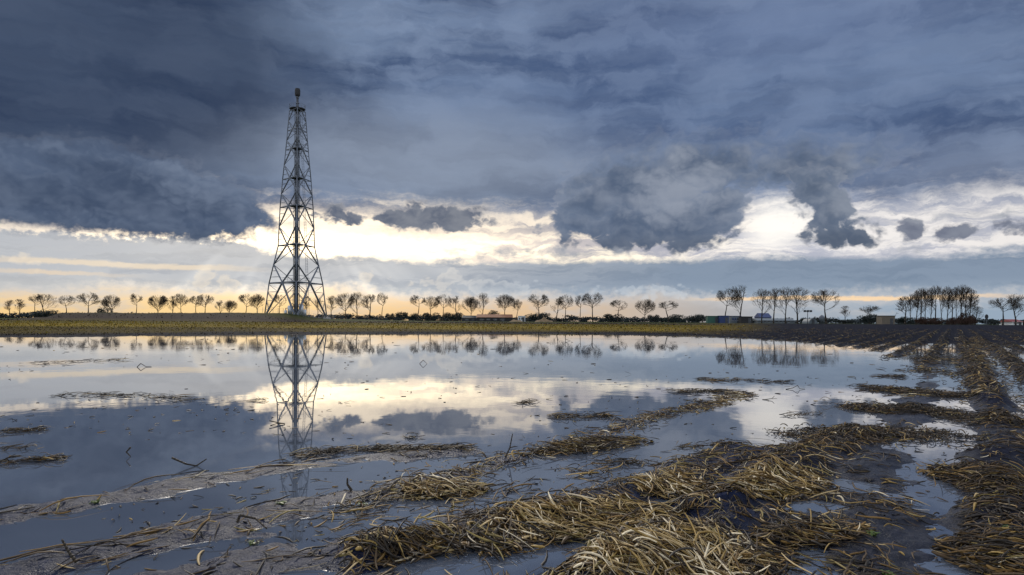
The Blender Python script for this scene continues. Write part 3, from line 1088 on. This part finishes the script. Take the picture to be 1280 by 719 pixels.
# ------------------------------------------------------------------ trees
def grow(seed, style):
    """unit height bare tree: (trunk bars, branch bars)"""
    r = random.Random(seed)
    trunk, br = [], []

    def seg(lst, p, q, a, b): lst.append((p.copy(), q.copy(), a, b))

    zc = style['bole'] + (1 - style['bole']) * .52

    def branch(p, d, L, rad, lvl, up):
        steps = 3 if lvl < 2 else 2
        for i in range(steps):
            d = (d + Vector((r.gauss(0, .16), r.gauss(0, .16), up + r.gauss(0, .08)))).normalized()
            q_ = p + d * L / steps
            if ((q_.x ** 2 + q_.y ** 2) / style['spread'] ** 2 + ((q_.z - zc) / (1.0 - zc)) ** 2) > r.uniform(.86, 1.12): return
            ra = rad * (1 - .5 * i / steps)
            seg(br, p, q_, max(ra, .0016), max(ra * .8, .0014))
            if lvl < 4:
                for c in range({1: 2, 2: 2, 3: 2}.get(lvl, 1) + (r.random() < style.get('dense', .95))):
                    ax = Vector((r.gauss(0, 1), r.gauss(0, 1), r.gauss(0, 1))).normalized()
                    dd = (d + ax * style['wild']).normalized()
                    branch(q_, dd, L * r.uniform(.45, .75), ra * .5, lvl + 1, up * .7)
            p = q_
    h0 = style['bole'] - .06
    top = style['lead']
    p = Vector((0, 0, -.03)); d = Vector((r.gauss(0, .03), r.gauss(0, .03), 1)).normalized()
    R = style['r']
    N = 7
    for i in range(N):
        f = (i + 1) / N
        q_ = p + d * (top / N)
        seg(trunk, p, q_, R * (1 - .8 * (i / N)) * (1.25 if i == 0 else 1), R * (1 - .8 * f))
        if q_.z > h0:
            for c in range(style['limbs']):
                a = r.uniform(0, 2 * PI)
                t = (q_.z - h0) / (1 - h0 + .01)
                el = style['el'] + t * style['el2']
                dd = Vector((math.cos(a) * math.cos(el), math.sin(a) * math.cos(el), math.sin(el)))
                L = style['spread'] * 1.15 * (1 - .30 * t) * r.uniform(.65, 1.15)
                branch(q_, dd, L, R * .30 * (1 - .5 * t), 1, style['up'])
        p = q_; d = (d + Vector((r.gauss(0, .05), r.gauss(0, .05), .1))).normalized()
    return trunk, br


ROUND = dict(bole=.38, lead=.70, r=.024, limbs=3, el=.30, el2=.9, spread=.36, up=.07, wild=.62)
VASE = dict(bole=.34, lead=.58, r=.026, limbs=4, el=.60, el2=.6, spread=.42, up=.06, wild=.58)
TALL = dict(dense=.12, bole=.24, lead=.86, r=.018, limbs=2, el=.85, el2=.45, spread=.30, up=.12, wild=.6)
SLIM = dict(dense=.25, bole=.34, lead=.84, r=.018, limbs=2, el=.85, el2=.4, spread=.22, up=.12, wild=.55)
KNOB = dict(bole=.50, lead=.76, r=.024, limbs=3, el=.20, el2=1.0, spread=.30, up=.06, wild=.66)
PROTO = {}
for nm, sty, seeds in (('round', ROUND, (1, 2, 3, 4)), ('vase', VASE, (5, 6, 7)), ('tall', TALL, (8, 9, 10)), ('slim', SLIM, (11, 12, 13)), ('knob', KNOB, (14, 15, 16))):
    for s_ in seeds:
        tr, br = grow(s_, sty)
        zs = sorted(max(a.z, b_.z) for a, b_, _, _ in br); zmax = zs[int(len(zs) * .995)]
        xs = sorted(abs(v.x) for a, b_, _, _ in br for v in (b_,)); wid = 2 * xs[int(len(xs) * .96)]
        T_, B_ = MB(), MB()
        for a, b_, r0, r1 in tr: T_.bar(a, b_, r0, r1, 7)
        for a, b_, r0, r1 in br: B_.bar(a, b_, r0, r1, 3, False)
        PROTO.setdefault(nm, []).append((T_.mesh('trunk', M['bark'], True), B_.mesh('crown', M['twig']), zmax, wid))


def tree(px, top, w, dist, kind, lab, k=0, group='bare trees along the horizon', base=None, name='bare_tree', zoff=0.0):
    x, y, z = site(px, 400, dist)
    h = at(px, top - 1.6, dist).z - z
    tm, cm, zmax, wid = PROTO[kind][k % len(PROTO[kind])]
    o = empty(name, (x, y, z + zoff), random.uniform(0, 6.28))
    sz = h / zmax
    sx = (w * dist / F) / wid
    sx = min(max(sx, sz * .55), sz * 1.6)
    o.scale = (sx, sx * random.uniform(.85, 1.15), sz)
    o.rotation_euler = (random.gauss(0, .035), random.gauss(0, .035), o.rotation_euler[2])
    tag(o, lab, 'tree', group)
    link('trunk', tm, o); link('crown', cm, o)
    return o


TREES = [
    (12, 376.5, 10, 300, 'slim', 'thin faint tree, first of all the trees at the far left end'),
    (24, 375.5, 13, 300, 'slim', 'thin faint tree, second at the far left end'),
    (44, 369, 15, 285, 'knob', 'dark bushy topped tree over the left dark bush, left one of its pair'),
    (56.5, 369, 17, 288, 'tall', 'dark dense tree over the left dark bush, right one of its pair'),
    (83, 370.5, 17, 280, 'knob', 'lone tree with a round head left of where the grassy bank begins'),
    (110, 367.5, 25, 280, 'round', 'broad round tree behind the left end of the grassy bank'),
    (129.5, 376, 12, 290, 'slim', 'small thin tree rising from the bush on the grassy bank'),
    (140, 370, 19, 282, 'vase', 'leaning vase shaped tree beside the bush on the grassy bank'),
    (170, 368.5, 14, 282, 'knob', 'lone slender tree with a small tuft crown behind the grassy bank'),
    (198.5, 371, 21, 282, 'vase', 'low umbrella shaped tree behind the grassy bank'),
    (215, 371.5, 12, 285, 'slim', 'narrow tree in the threesome behind the bank, beside the umbrella shaped one'),
    (227, 368.5, 17, 280, 'round', 'taller round tree right of the narrow one behind the bank'),
    (245, 371.5, 15, 284, 'knob', 'thin crowned tree left half of a touching pair behind the bank'),
    (256.5, 369.5, 19, 280, 'round', 'golden backlit tree right half of a touching pair behind the bank'),
    (276, 377, 10, 290, 'slim', 'shortest small tree behind the bank'),
    (288, 377, 16, 288, 'vase', 'low wide little tree next to the shortest one behind the bank'),
    (307, 368.5, 20, 280, 'round', 'full round tree at the right end of the grassy bank'),
    (321, 369, 16, 284, 'vase', 'tree just left of the mast, touching the full round one'),
    (349, 370, 13, 285, 'knob', 'tree seen between the left leg and the stack of the mast'),
    (382, 372, 12, 290, 'slim', 'thin tree seen through the mast right of its stack'),
    (397, 374, 11, 290, 'slim', 'thin tree seen through the right leg of the mast'),
    (414, 371, 11, 285, 'slim', 'thin tree standing just right of the mast'),
    (432, 367.5, 23, 278, 'vase', 'wide golden crowned tree right of the mast'),
    (446.5, 366.5, 15, 280, 'tall', 'tall tree leaning against the wide golden crowned one'),
    (462, 369.5, 14, 282, 'slim', 'airy tree between the wide golden one and the lone knobbly one'),
    (477, 367.5, 14, 280, 'knob', 'slender tree with a flat knobbly head before a wide gap in the row'),
    (522, 370.5, 18, 276, 'knob', 'dark headed tree that begins the long row after the gap'),
    (538, 372, 17, 280, 'round', 'pale airy tree second in the long row after the gap'),
    (554, 369.5, 19, 276, 'round', 'dark dense tree third in the long row after the gap'),
    (571, 371.5, 14, 280, 'slim', 'narrow tree fourth in the long row after the gap'),
    (588, 372.5, 19, 278, 'vase', 'pale wide tree over the dark gabled shed'),
    (603, 367.5, 17, 274, 'tall', 'upright tree at the left end of the orange roofed barn'),
    (630.5, 369.5, 25, 270, 'vase', 'broad spreading tree at the right end of the orange roofed barn'),
    (645, 375.5, 16, 274, 'round', 'smaller tree over the low flat sand heap'),
    (673, 369.5, 26, 268, 'round', 'broad crowned tree with a stout trunk over the taller sand heap'),
    (695, 374.5, 15, 276, 'slim', 'thin tree right of the taller sand heap'),
    (707, 370, 18, 270, 'round', 'round tree second right of the taller sand heap'),
    (725, 370, 15, 270, 'knob', 'straight stemmed tree between two fuller ones in the centre row'),
    (741, 367.5, 23, 268, 'round', 'tallest and fullest tree of the centre row, at its right end'),
    (772, 376.5, 19, 270, 'knob', 'lone umbrella headed tree, left one of three standing apart'),
    (806, 375.5, 23, 268, 'vase', 'lone wide round tree, middle one of three standing apart'),
    (836, 377.5, 21, 270, 'knob', 'lone low round tree, right one of three standing apart'),
]
for i, (px, top, w, dist, kind, lab) in enumerate(TREES):
    tree(px, top, w, dist, kind, lab, i)
POPL = [
    (906, 362, 26, 250, 'round', 'wide poplar above the blue container, first of the tall group'),
    (925.5, 358.5, 26, 248, 'tall', 'tallest dense poplar above the black container'),
    (952, 362.5, 19, 250, 'tall', 'slender poplar at the left end of the pale greenhouse'),
    (967, 361.5, 20, 252, 'tall', 'many stemmed poplar over the middle of the pale greenhouse'),
    (982, 360.5, 22, 248, 'tall', 'dense poplar over the right part of the pale greenhouse'),
    (997, 360.5, 24, 250, 'tall', 'open sided poplar last of the tightly spaced tall ones'),
    (1033, 363.5, 34, 246, 'round', 'wide spreading lone tree right of the grey silo'),
    (1057, 384, 15, 255, 'slim', 'small crooked bare tree right of the wide spreading lone tree'),
    (1087, 383.5, 26, 250, 'round', 'bushy low tree left of the beige shed'),
    (1253.5, 373.5, 30, 238, 'round', 'dark round tree at far right, left one of the last pair'),
    (1269.5, 369.5, 25, 240, 'tall', 'taller tree at far right, right one of the last pair'),
]
for i, (px, top, w, dist, kind, lab) in enumerate(POPL):
    tree(px, top, w, dist, kind, lab, i, 'tall trees on the right')
GROVE = [(1131, 372, 16), (1138, 369, 15), (1145, 366, 14), (1151, 362, 14), (1157, 361, 15), (1163, 363, 13), (1169.5, 358.5, 15), (1177, 360, 14), (1183.5, 359.5, 15),
         (1190, 364, 13), (1195, 360, 14), (1201, 357.5, 18), (1207, 361, 18), (1213, 371, 16), (1219, 384, 14)]
for i, (px, top, w) in enumerate(GROVE):
    tree(px, top, w, 236 + (i * 7) % 12, 'tall' if i % 3 else 'slim', 'slender bare tree standing in the dense grove with reddish undergrowth', i, 'trees of the dense grove')


# bushes: leaf clumps through a lumpy volume
def leafy(seed, n, size, lumps, flat=1.0):
    r = np.random.default_rng(seed)
    c = np.stack([r.uniform(-.36, .36, lumps), r.uniform(-.3, .3, lumps), r.uniform(.18, .62, lumps)], -1)
    rad = r.uniform(.16, .34, lumps)
    k = r.integers(0, lumps, n)
    d = r.normal(0, 1, (n, 3)); d /= np.linalg.norm(d, axis=1, keepdims=True)
    p_ = c[k] + d * (rad[k] * r.uniform(.25, 1, n) ** .5)[:, None]
    p_[:, 2] = np.abs(p_[:, 2]) * flat
    a = r.normal(0, 1, (n, 3)); a /= np.linalg.norm(a, axis=1, keepdims=True)
    b_ = np.cross(a, r.normal(0, 1, (n, 3))); b_ /= np.linalg.norm(b_, axis=1, keepdims=True)
    s_ = (r.uniform(.5, 1.3, n) * size)[:, None]
    V = np.stack([p_ - a * s_, p_ + b_ * s_ * .6, p_ + a * s_, p_ - b_ * s_ * .6], 1).reshape(-1, 3)
    return V, np.arange(4 * n).reshape(-1, 4)


BUSH = {}
for nm in ('bush', 'evergreen', 'redtwig'):
    BUSH[nm] = []
    for s_ in range(4):
        V, Q = leafy(100 + s_ * 7 + len(nm), 2200, .035, 12)
        BUSH[nm].append(np_mesh('bush_foliage', V, Q, M[nm], False))


def bush(px0, px1, top, dist, lab, mat='bush', k=0, group='dark bushes along the horizon', name='bush'):
    cxp = (px0 + px1) / 2
    x, y, z = site(cxp, 400, dist)
    h = at(cxp, top, dist).z - z
    w = (px1 - px0) * dist / F
    o = link(name, BUSH[mat][k % 4], None, (x, y, z - .1))
    o.rotation_euler = (0, 0, (k * 37 % 5 - 2) * .12)
    o.scale = (w, max(w * .5, 2.5), h * 1.12)
    tag(o, lab, 'bush', group)


for i, a in enumerate([
    (34, 76, 386, 278, 'big dark bush under the pair of dark left trees'),
    (121, 142, 383, 276, 'dark bush standing up behind the grassy bank'),
    (482, 493, 389.5, 290, 'small pointed bush alone in the gap of the tree row'),
    (494, 511, 388, 284, 'round bush at the right side of the gap in the tree row'),
    (512, 523, 390, 288, 'low bush touching the dark headed tree'),
    (527, 552, 389, 286, 'wide dark bush under the second and third row trees'),
    (554, 578, 388, 286, 'dark bush left of the gabled shed'),
    (604, 626, 385.5, 285, 'high dark bush behind the orange roofed barn'),
    (656, 690, 389.5, 282, 'dark bush behind the taller sand heap'),
    (752, 782, 390.5, 280, 'dark bush under the left lone tree'),
    (809, 824, 391, 278, 'small dark bush right of the middle lone tree'),
    (826, 860, 391, 280, 'long dark bush under the right lone tree'),
    (858, 884, 391.5, 278, 'dark bush left of the green container'),
    (936, 944, 397.5, 250, 'small bush right of the black container'),
    (1000, 1024, 395.2, 262, 'low bush behind the white polytunnel'),
    (1040, 1068, 398.5, 256, 'low bush right of the wide spreading lone tree'),
    (1072, 1100, 391, 246, 'dense dark bush left of the beige shed'),
    (1119, 1146, 394.5, 240, 'dark evergreen bush between beige shed and grove'),
    (1238, 1250, 399, 262, 'low bush left of the last pair of trees'),
    (1268, 1290, 398.5, 262, 'low bush behind the last pair of trees at the picture edge'),
]):
    bush(*a, mat='evergreen' if i in (17, 7, 11) else 'bush', k=i)
for i, (a, b_) in enumerate(((1143, 1163), (1160, 1182), (1180, 1202), (1199, 1216))):
    bush(a, b_, 394.5 + (i % 2), 233, 'patch of reddish brown undergrowth among the grove stems', 'redtwig', i, 'undergrowth of the grove')
for i, (a, b_, t_) in enumerate(((1196, 1216, 388), (1206, 1224, 391))):
    bush(a, b_, t_, 238, ('tangled twiggy shrub at the right end of the grove', 'low twiggy shrub closing the right edge of the grove')[i], 'redtwig', i + 1, 'undergrowth of the grove')

# far woodland that reads as one mass
Vs, Qs, nn = [], [], 0
r = np.random.default_rng(5)
for px in range(-140, 1440, 7):
    dist = r.uniform(330, 420)
    t_ = HY + (px - 640) * .0068 - 5.2 - 4.0 * vnoise(np.array([px * .035]), np.array([.5]), 3)[0] + r.normal(0, .8)
    x = at(px, 400, dist).x
    z = gz(x, dist)
    h = max(at(px, t_, dist).z - z, .8)
    V, Q = leafy(900 + px, 260, .075, 6)
    V = V * np.array([9.5, 6, h * 1.15]) + np.array([x, dist, z - .3])
    Vs.append(V); Qs.append(Q + nn); nn += len(V)
o = link('treeline', np_mesh('treeline', np.concatenate(Vs), np.concatenate(Qs), M['treeline'], False))
tag(o, 'dim blue green woodland along the whole horizon', kind='stuff')

# ------------------------------------------------------------------ sky
SUN_PX = (372, 262)
SUN_AZ, _ = azel(*SUN_PX)
SUN_EL = 34.0
world = bpy.data.worlds.new('World')
SC.world = world
world.use_nodes = True
S.nt = world.node_tree
for n_ in list(S.nt.nodes): S.nt.nodes.remove(n_)
out = S.nt.nodes.new('ShaderNodeOutputWorld')
STR = 0.1
world.cycles.sampling_method = 'MANUAL'
world.cycles.sample_map_resolution = 512
sky = S.nt.nodes.new('ShaderNodeTexSky')
sky.sky_type = 'NISHITA'
sky.sun_disc = False
sky.sun_elevation = math.radians(SUN_EL)
sky.sun_rotation = math.radians(SUN_AZ)
nish = S(sky.outputs[0])

tc = S.nt.nodes.new('ShaderNodeTexCoord')
dirv = S(tc.outputs['Generated'])
dx, dy, dz = sep(dirv)
AZ = S.math('ARCTAN2', dx, dy) * (180 / PI)
EL = S.math('ARCSINE', dz) * (180 / PI)


def W2(kx, ky, seed=0.0, a=None, e=None):
    return comb((AZ if a is None else a) * kx + seed * 13.7, (EL if e is None else e) * ky + seed * 5.1, 0.0)


def n2(vec, detail, rough=.5, color=False): return noise(vec, 1, detail, rough, color=color, dim='2D')


# domain warps, degrees
wn = sep(n2(W2(.11, .16, 2.0), 2, .55, True))
wf = sep(n2(W2(.50, .70, 5.0), 4, .6, True))
AZ1 = AZ + (wn[0] - .5) * 5.0 + (wf[0] - .5) * 1.5
EL1 = EL + (wn[1] - .5) * 1.6 + (wf[1] - .5) * 1.0
AZ2 = AZ + (wn[2] - .5) * 1.5 + (wf[0] - .5) * .9
EL2 = EL + (wf[1] - .5) * .7


def billow(da, de):
    """puffs: rounded tops that meet in creases, three octaves"""
    o_ = None
    for k, (f, w) in enumerate(((.42, 1.0), (.95, .52), (2.1, .26))):
        v = S.math('ABSOLUTE', n2(W2(f, f * 1.3, 11.0 + k, AZ2 + da, EL2 + de), 0) - .5) * (2.6 * w)
        o_ = v if o_ is None else o_ + v
    return o_


bill = billow(0.0, 0.0)
bill2 = billow(.25, .30)                 # the same puffs a step away, to light their upper edges
fine = n2(W2(1.3, 1.9, 8.0), 5, .62)
streak = n2(W2(.05, .55, 3.0, AZ1, EL1), 5, .6)
streak2 = n2(W2(.16, 1.15, 7.0, AZ1, EL1), 5, .62)
soft = n2(W2(.085, .20, 4.0, AZ1, EL1), 3, .5)


def vm(op, a, b=None, c=None):
    n = S.nt.nodes.new('ShaderNodeVectorMath')
    n.operation = op
    for i, v in enumerate((a, b, c)):
        if v is None: continue
        if isinstance(v, S): S.nt.links.new(v.s, n.inputs[i])
        else: n.inputs[i].default_value = v
    return n


P1, P2 = comb(AZ1, EL1), comb(AZ2, EL2)


def ell(px, py, rx, ry, P=None):
    """how deep inside a soft ellipse (photo pixels) a direction lies, in degrees"""
    c = azel(px, py)
    ka = 57.3 / F * math.cos(math.radians(c[0])) ** 2
    ke = 57.3 / F * math.cos(math.radians(c[0]))
    sx, sy = 1 / (rx * ka), 1 / (ry * ke)
    v = S(vm('MULTIPLY_ADD', P or P2, (sx, sy, 0), (-c[0] * sx, -c[1] * sy, 0)).outputs[0])
    r = S(vm('LENGTH', v).outputs['Value'])
    k = min(rx, ry) * ke
    return S.math('MULTIPLY_ADD', r, -k, k)


def union(lst):
    o_ = lst[0]
    for x_ in lst[1:]: o_ = S.math('SMOOTH_MAX', o_, x_, .5)
    return o_


def el_of(py, px=640): return azel(px, py)[1]


# ---- upper deck of dark layered cloud
lay_ = soft * .55 + streak * .45
deckc = mix(ss(.32, .66, lay_), lin(60, 79, 112), lin(122, 141, 171))
deckc = mix(ss(.40, .62, streak2) * .25, deckc, lin(112, 126, 150))
deckc = mix((fine - .3) * .22, deckc, lin(130, 143, 164))
puff = n2(W2(.20, .42, 21.0, AZ1, EL1), 5, .58)
deckc = mix(ss(.44, .66, puff) * .46, deckc, lin(136, 153, 181))
# large tones: dark upper left, blue violet right, paler in the middle near the opening
deckc = mix(ss(-3, 5.0, ell(60, 60, 470, 200, P1)) * .80, deckc, lin(45, 58, 82))
deckc = mix(ss(-3, 4.5, ell(900, 120, 460, 120, P1)) * .40, deckc, lin(84, 105, 144))
deckc = mix(ss(-2, 3.5, ell(540, 205, 260, 66, P1)) * .60, deckc, lin(146, 156, 172))
deckc = mix(ss(-2, 3.0, ell(1200, 215, 170, 40, P1)) * .45, deckc, lin(118, 126, 146))
deckc = mix(ss(-2, 3.0, ell(1000, 30, 260, 50, P1)) * .35, deckc, lin(116, 134, 170))
deckc = mix(ss(20, 27, EL) * ss(-20, 10, AZ) * .3, deckc, lin(84, 98, 134))

# ---- clear air behind: warm near the horizon on the left, paler right
glowaz = ss(-4, -22, AZ)                 # 1 on the left
warm = mix(ss(30, -8, AZ), lin(150, 168, 186), lin(232, 194, 146))
warm = mix(glowaz, warm, lin(246, 208, 146))
warm = mix(ss(.45, .68, streak2 * .5 + soft * .5) * .55, warm, lin(188, 184, 182))
low = mix(ss(.6, 2.8, EL + (streak2 - .5) * 1.6 + (soft - .5) * 2.4), warm, lin(200, 200, 202))
suna, sune = azel(372, 282)
ga = (AZ - suna) * (1 / 16.0); ge = (EL - sune) * (1 / 4.0)
glow = S.math('EXPONENT', (ga * ga + ge * ge) * -1.0)
bandc = mix(ss(.40, .58, streak2 * .6 + streak * .4), lin(150, 152, 166), lin(252, 240, 216))
bandc = mix(ss(5, 24, AZ) * .75, bandc, mix(ss(.36, .62, streak2), lin(182, 186, 200), lin(232, 230, 234)))
bandc = mix(ss(-.2, 1.6, ell(968, 278, 58, 40)) * .85, bandc, lin(255, 250, 242))
c = mix(ss(3.0, 5.6, EL), low, bandc)
c = add_col(scale_col(c, ss(3.4, 6.0, EL) * ss(45, -5, AZ) * .25 + 1.0), scale_col((1.0, .76, .42), glow * 2.1))
shelf = ss(6.0, 7.8, EL + (streak - .5) * 2.0 + (streak2 - .5) * 1.6 + (fine - .5) * .8 - ss(-24, -36, AZ) * -1.5)
c = mix(shelf * ss(22, 12, AZ) * .72, c, mix(ss(.40, .60, streak2), lin(164, 163, 170), lin(224, 213, 204)))

# veil of grey blue below the bright band
top_v = 5.0 + (streak - .5) * 2.2 + (soft - .5) * 1.2 + (fine - .5) * .5 + (wf[2] - .5) * .8 + ss(-17, -25, AZ) * (1.25 + (fine - .5) * 1.6)
veil = ss(.45, -.35, EL - top_v) * ss(1.7, 2.9, EL + (fine - .5) * 1.4 + (soft - .5) * 2.2)
veilc = mix(ss(-16, 16, AZ + (soft - .5) * 18), lin(188, 192, 198), lin(128, 146, 168))
veilc = mix(ss(.42, .66, streak2) * .8, veilc, mix(ss(-30, 20, AZ), lin(166, 172, 182), lin(112, 132, 156)))
veilc = mix(ss(3.4, 2.2, EL) * .45, veilc, mix(ss(-30, 10, AZ), lin(206, 204, 198), lin(166, 182, 198)))
c = mix(veil * .93, c, veilc)
# thin glowing slit on the right and two on the left
for px0, px1, py, th, colr, st_ in ((1290, 860, 372.5, .20, lin(255, 220, 176), .9), (-60, 330, 330, .30, lin(246, 226, 196), .7), (-60, 170, 341, .2, lin(246, 220, 184), .6)):
    a0, e0 = azel((px0 + px1) / 2, py)
    lo_, hi_ = azel(min(px0, px1), py)[0], azel(max(px0, px1), py)[0]
    slit = ss(th, th * .3, S.math('ABSOLUTE', EL + (streak2 - .5) * .5 + (fine - .5) * .2 - e0)) * ss(lo_ - 2, lo_ + 6, AZ) * ss(hi_ + 2, hi_ - 6, AZ)
    c = mix(slit * st_, c, colr)
# little white cumulus tops low down
lw = union([ell(620, 358, 26, 10), ell(640, 362, 34, 9), ell(805, 366, 38, 5), ell(825, 361, 18, 4), ell(262, 347, 22, 6), ell(280, 352, 12, 8), ell(463, 345, 7, 6),
            ell(250, 344, 10, 5), ell(48, 330, 26, 5), ell(560, 352, 40, 8)])
lw = lw + (bill - .45) * .75
c = mix(ss(0, .35, lw) * ss(1.2, .25, lw) * .42, c, mix(ss(5, -15, AZ), lin(206, 214, 222), lin(248, 232, 208)))
# rays fanning out under the sun
ra, re_ = azel(372, 236)
rx_, ry_ = AZ - ra, re_ - EL
th_ = S.math('ARCTAN2', rx_, ry_)
rayn = n2(comb(th_ * 3.8, 9.0, 0.0), 2, .5)
rd = S.math('SQRT', rx_ * rx_ + ry_ * ry_)
rays = ss(.36, .70, rayn) * ss(4.5, 10.0, rd) * ss(23, 10, rd) * ss(.8, 2.6, EL) * ss(0, 2, ry_) * ss(1.30, .8, S.math('ABSOLUTE', th_)) * ss(6.4, 4.2, EL)
c = add_col(c, scale_col((1.0, .94, .82), rays * .20))

# the deck's lower edge
edge = 8.9 + (streak - .5) * 2.6 + (fine - .5) * 1.0 + (streak2 - .5) * 1.4 + (soft - .5) * 2.0 - ss(-24, -36, AZ) * 1.6
deck = ss(-1.3, 1.6, EL - edge)
c = mix(deck, c, deckc)


inner = n2(W2(.30, .42, 31.0, AZ2, EL2), 3, .55)


def cumulus(c, shapes, dark, mid, lit, rag=1.1, edge_soft=.45, litamt=.9, base=None, rim=None, lump=None, flat=None):
    lump = lump if lump is not None else ell(0, -900, 5, 5)
    f = union(shapes) + (bill - .50) * rag + (fine - .5) * .7
    if flat is not None:                                    # a level, slightly ragged underside
        f = smin(f, EL2 * .9 + AZ * .028 + (flat - 4.1) + (fine - .5) * .9)
    m_ = ss(-.15, edge_soft, f * (1.0 - ss(9.5, 13.5, EL) * .72))
    shade = ss(-.50, .80, bill - bill2)                     # billows lit from the sun's side
    body = mix(ss(.2, 2.0, f), mid, dark)
    body = mix(shade * litamt * ss(3.4, .2, f), body, lit)
    body = mix((soft - .35) * .8, body, mid)
    body = mix(ss(.42, .72, inner) * .35, body, lit)
    body = mix(ss(-1.2, 2.2, lump + (bill - .5) * 1.6 + (fine - .5) * 1.2) * .7, body, lit)
    if base is not None:
        body = mix(ss(base + 2.2, base + .2, EL) * .6, body, tuple(x * .72 for x in dark))
    if rim is not None:
        body = mix(ss(.42, .0, f) * rim, body, lin(232, 226, 222))
    return mix(m_, c, body)


# the big cloud on the left
c = cumulus(c, [ell(20, 256, 200, 62), ell(170, 250, 140, 58), ell(250, 258, 82, 42), ell(302, 266, 34, 24), ell(120, 212, 140, 36), ell(60, 288, 130, 34), ell(200, 276, 120, 32), ell(318, 278, 26, 9)],
            lin(62, 76, 100), lin(86, 101, 126), lin(116, 129, 151), .60, .65, .5, el_of(306, 150), .15, ell(262, 232, 60, 30), -.30)
# the cloud right of the middle, its bulge to the lower left and the arm to its right
c = cumulus(c, [ell(800, 232, 100, 46), ell(850, 276, 80, 38), ell(790, 280, 76, 32), ell(715, 279, 36, 20), ell(740, 254, 46, 34), ell(895, 262, 32, 44), ell(870, 205, 130, 36), ell(1000, 205, 120, 32)],
            lin(82, 97, 121), lin(106, 120, 143), lin(152, 160, 175), .9, .70, .45, el_of(313, 830), .25, ell(848, 240, 52, 36))
c = cumulus(c, [ell(1014, 236, 38, 28), ell(1036, 264, 34, 32), ell(1046, 292, 46, 18), ell(1082, 298, 24, 10)],
            lin(80, 94, 116), lin(102, 115, 136), lin(144, 152, 166), .75, .55, .45, el_of(308, 1046), .25, ell(1046, 246, 20, 18))
# little clouds in the bright band
c = cumulus(c, [ell(424, 271, 27, 9), ell(408, 270, 14, 6), ell(535, 272, 56, 15), ell(495, 273, 28, 10), ell(578, 270, 28, 9), ell(545, 263, 24, 10)],
            lin(80, 89, 108), lin(100, 108, 125), lin(150, 153, 160), .6, .3, .5, None, .2)
c = cumulus(c, [ell(1138, 286, 18, 12), ell(1180, 290, 17, 9), ell(1200, 289, 17, 10), ell(1261, 283, 17, 9)], lin(92, 100, 120), lin(112, 118, 136), lin(150, 156, 168), .45, .32, .4)
c = cumulus(c, [ell(1130, 310, 30, 5), ell(640, 316, 60, 5), ell(1230, 268, 70, 5), ell(720, 318, 60, 4)], lin(136, 142, 156), lin(156, 162, 172), lin(186, 188, 194), .5, .8, .4)

# unseen sky overhead and behind the viewer: broken cloud brightened to light the straw
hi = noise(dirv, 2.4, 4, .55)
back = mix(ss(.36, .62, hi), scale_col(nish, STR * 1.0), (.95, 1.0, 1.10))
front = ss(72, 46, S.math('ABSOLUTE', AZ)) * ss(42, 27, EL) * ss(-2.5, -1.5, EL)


def background(colour):
    b_ = S.nt.nodes.new('ShaderNodeBackground')
    b_.inputs['Strength'].default_value = STR
    S.nt.links.new(scale_col(colour, 1.0 / STR).s, b_.inputs['Color'])
    return b_.outputs[0]


def mixsh(fac, a_, b_):
    n_ = S.nt.nodes.new('ShaderNodeMixShader')
    S.nt.links.new(fac.s, n_.inputs[0])
    S.nt.links.new(a_, n_.inputs[1]); S.nt.links.new(b_, n_.inputs[2])
    return n_.outputs[0]


fr = mixsh(ss(15.5, 17.0, EL), background(c), background(deckc))
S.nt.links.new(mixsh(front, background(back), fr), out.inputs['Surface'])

# ------------------------------------------------------------------ sun through the cloud
L = bpy.data.lights.new('sun', 'SUN')
L.energy = 1.6
L.angle = math.radians(12)
L.color = (1.0, .92, .80)
so = bpy.data.objects.new('sun', L)
COL.objects.link(so)
a, e = math.radians(SUN_AZ), math.radians(SUN_EL)
so.rotation_euler = Vector((math.sin(a) * math.cos(e), math.cos(a) * math.cos(e), math.sin(e))).to_track_quat('Z', 'Y').to_euler()

# ------------------------------------------------------------------ camera, view
cam = bpy.data.cameras.new('camera')
cam.sensor_width = 36
cam.lens = 36 * F / 1280
cam.shift_y = (HY - 359.5) / 1280
cam.clip_start = .1
cam.clip_end = 20000
co_ = bpy.data.objects.new('camera', cam)
co_.matrix_world = Matrix.Translation((0, 0, EYE)) @ Matrix.Rotation(PI / 2, 4, 'X') @ Matrix.Rotation(ROLL, 4, 'Z')
COL.objects.link(co_)
SC.camera = co_
vs = SC.view_settings
vs.view_transform = 'Standard'
vs.look = 'None'
vs.exposure = 0
vs.gamma = 1
SC.cycles.max_bounces = 6
SC.cycles.use_denoising = True
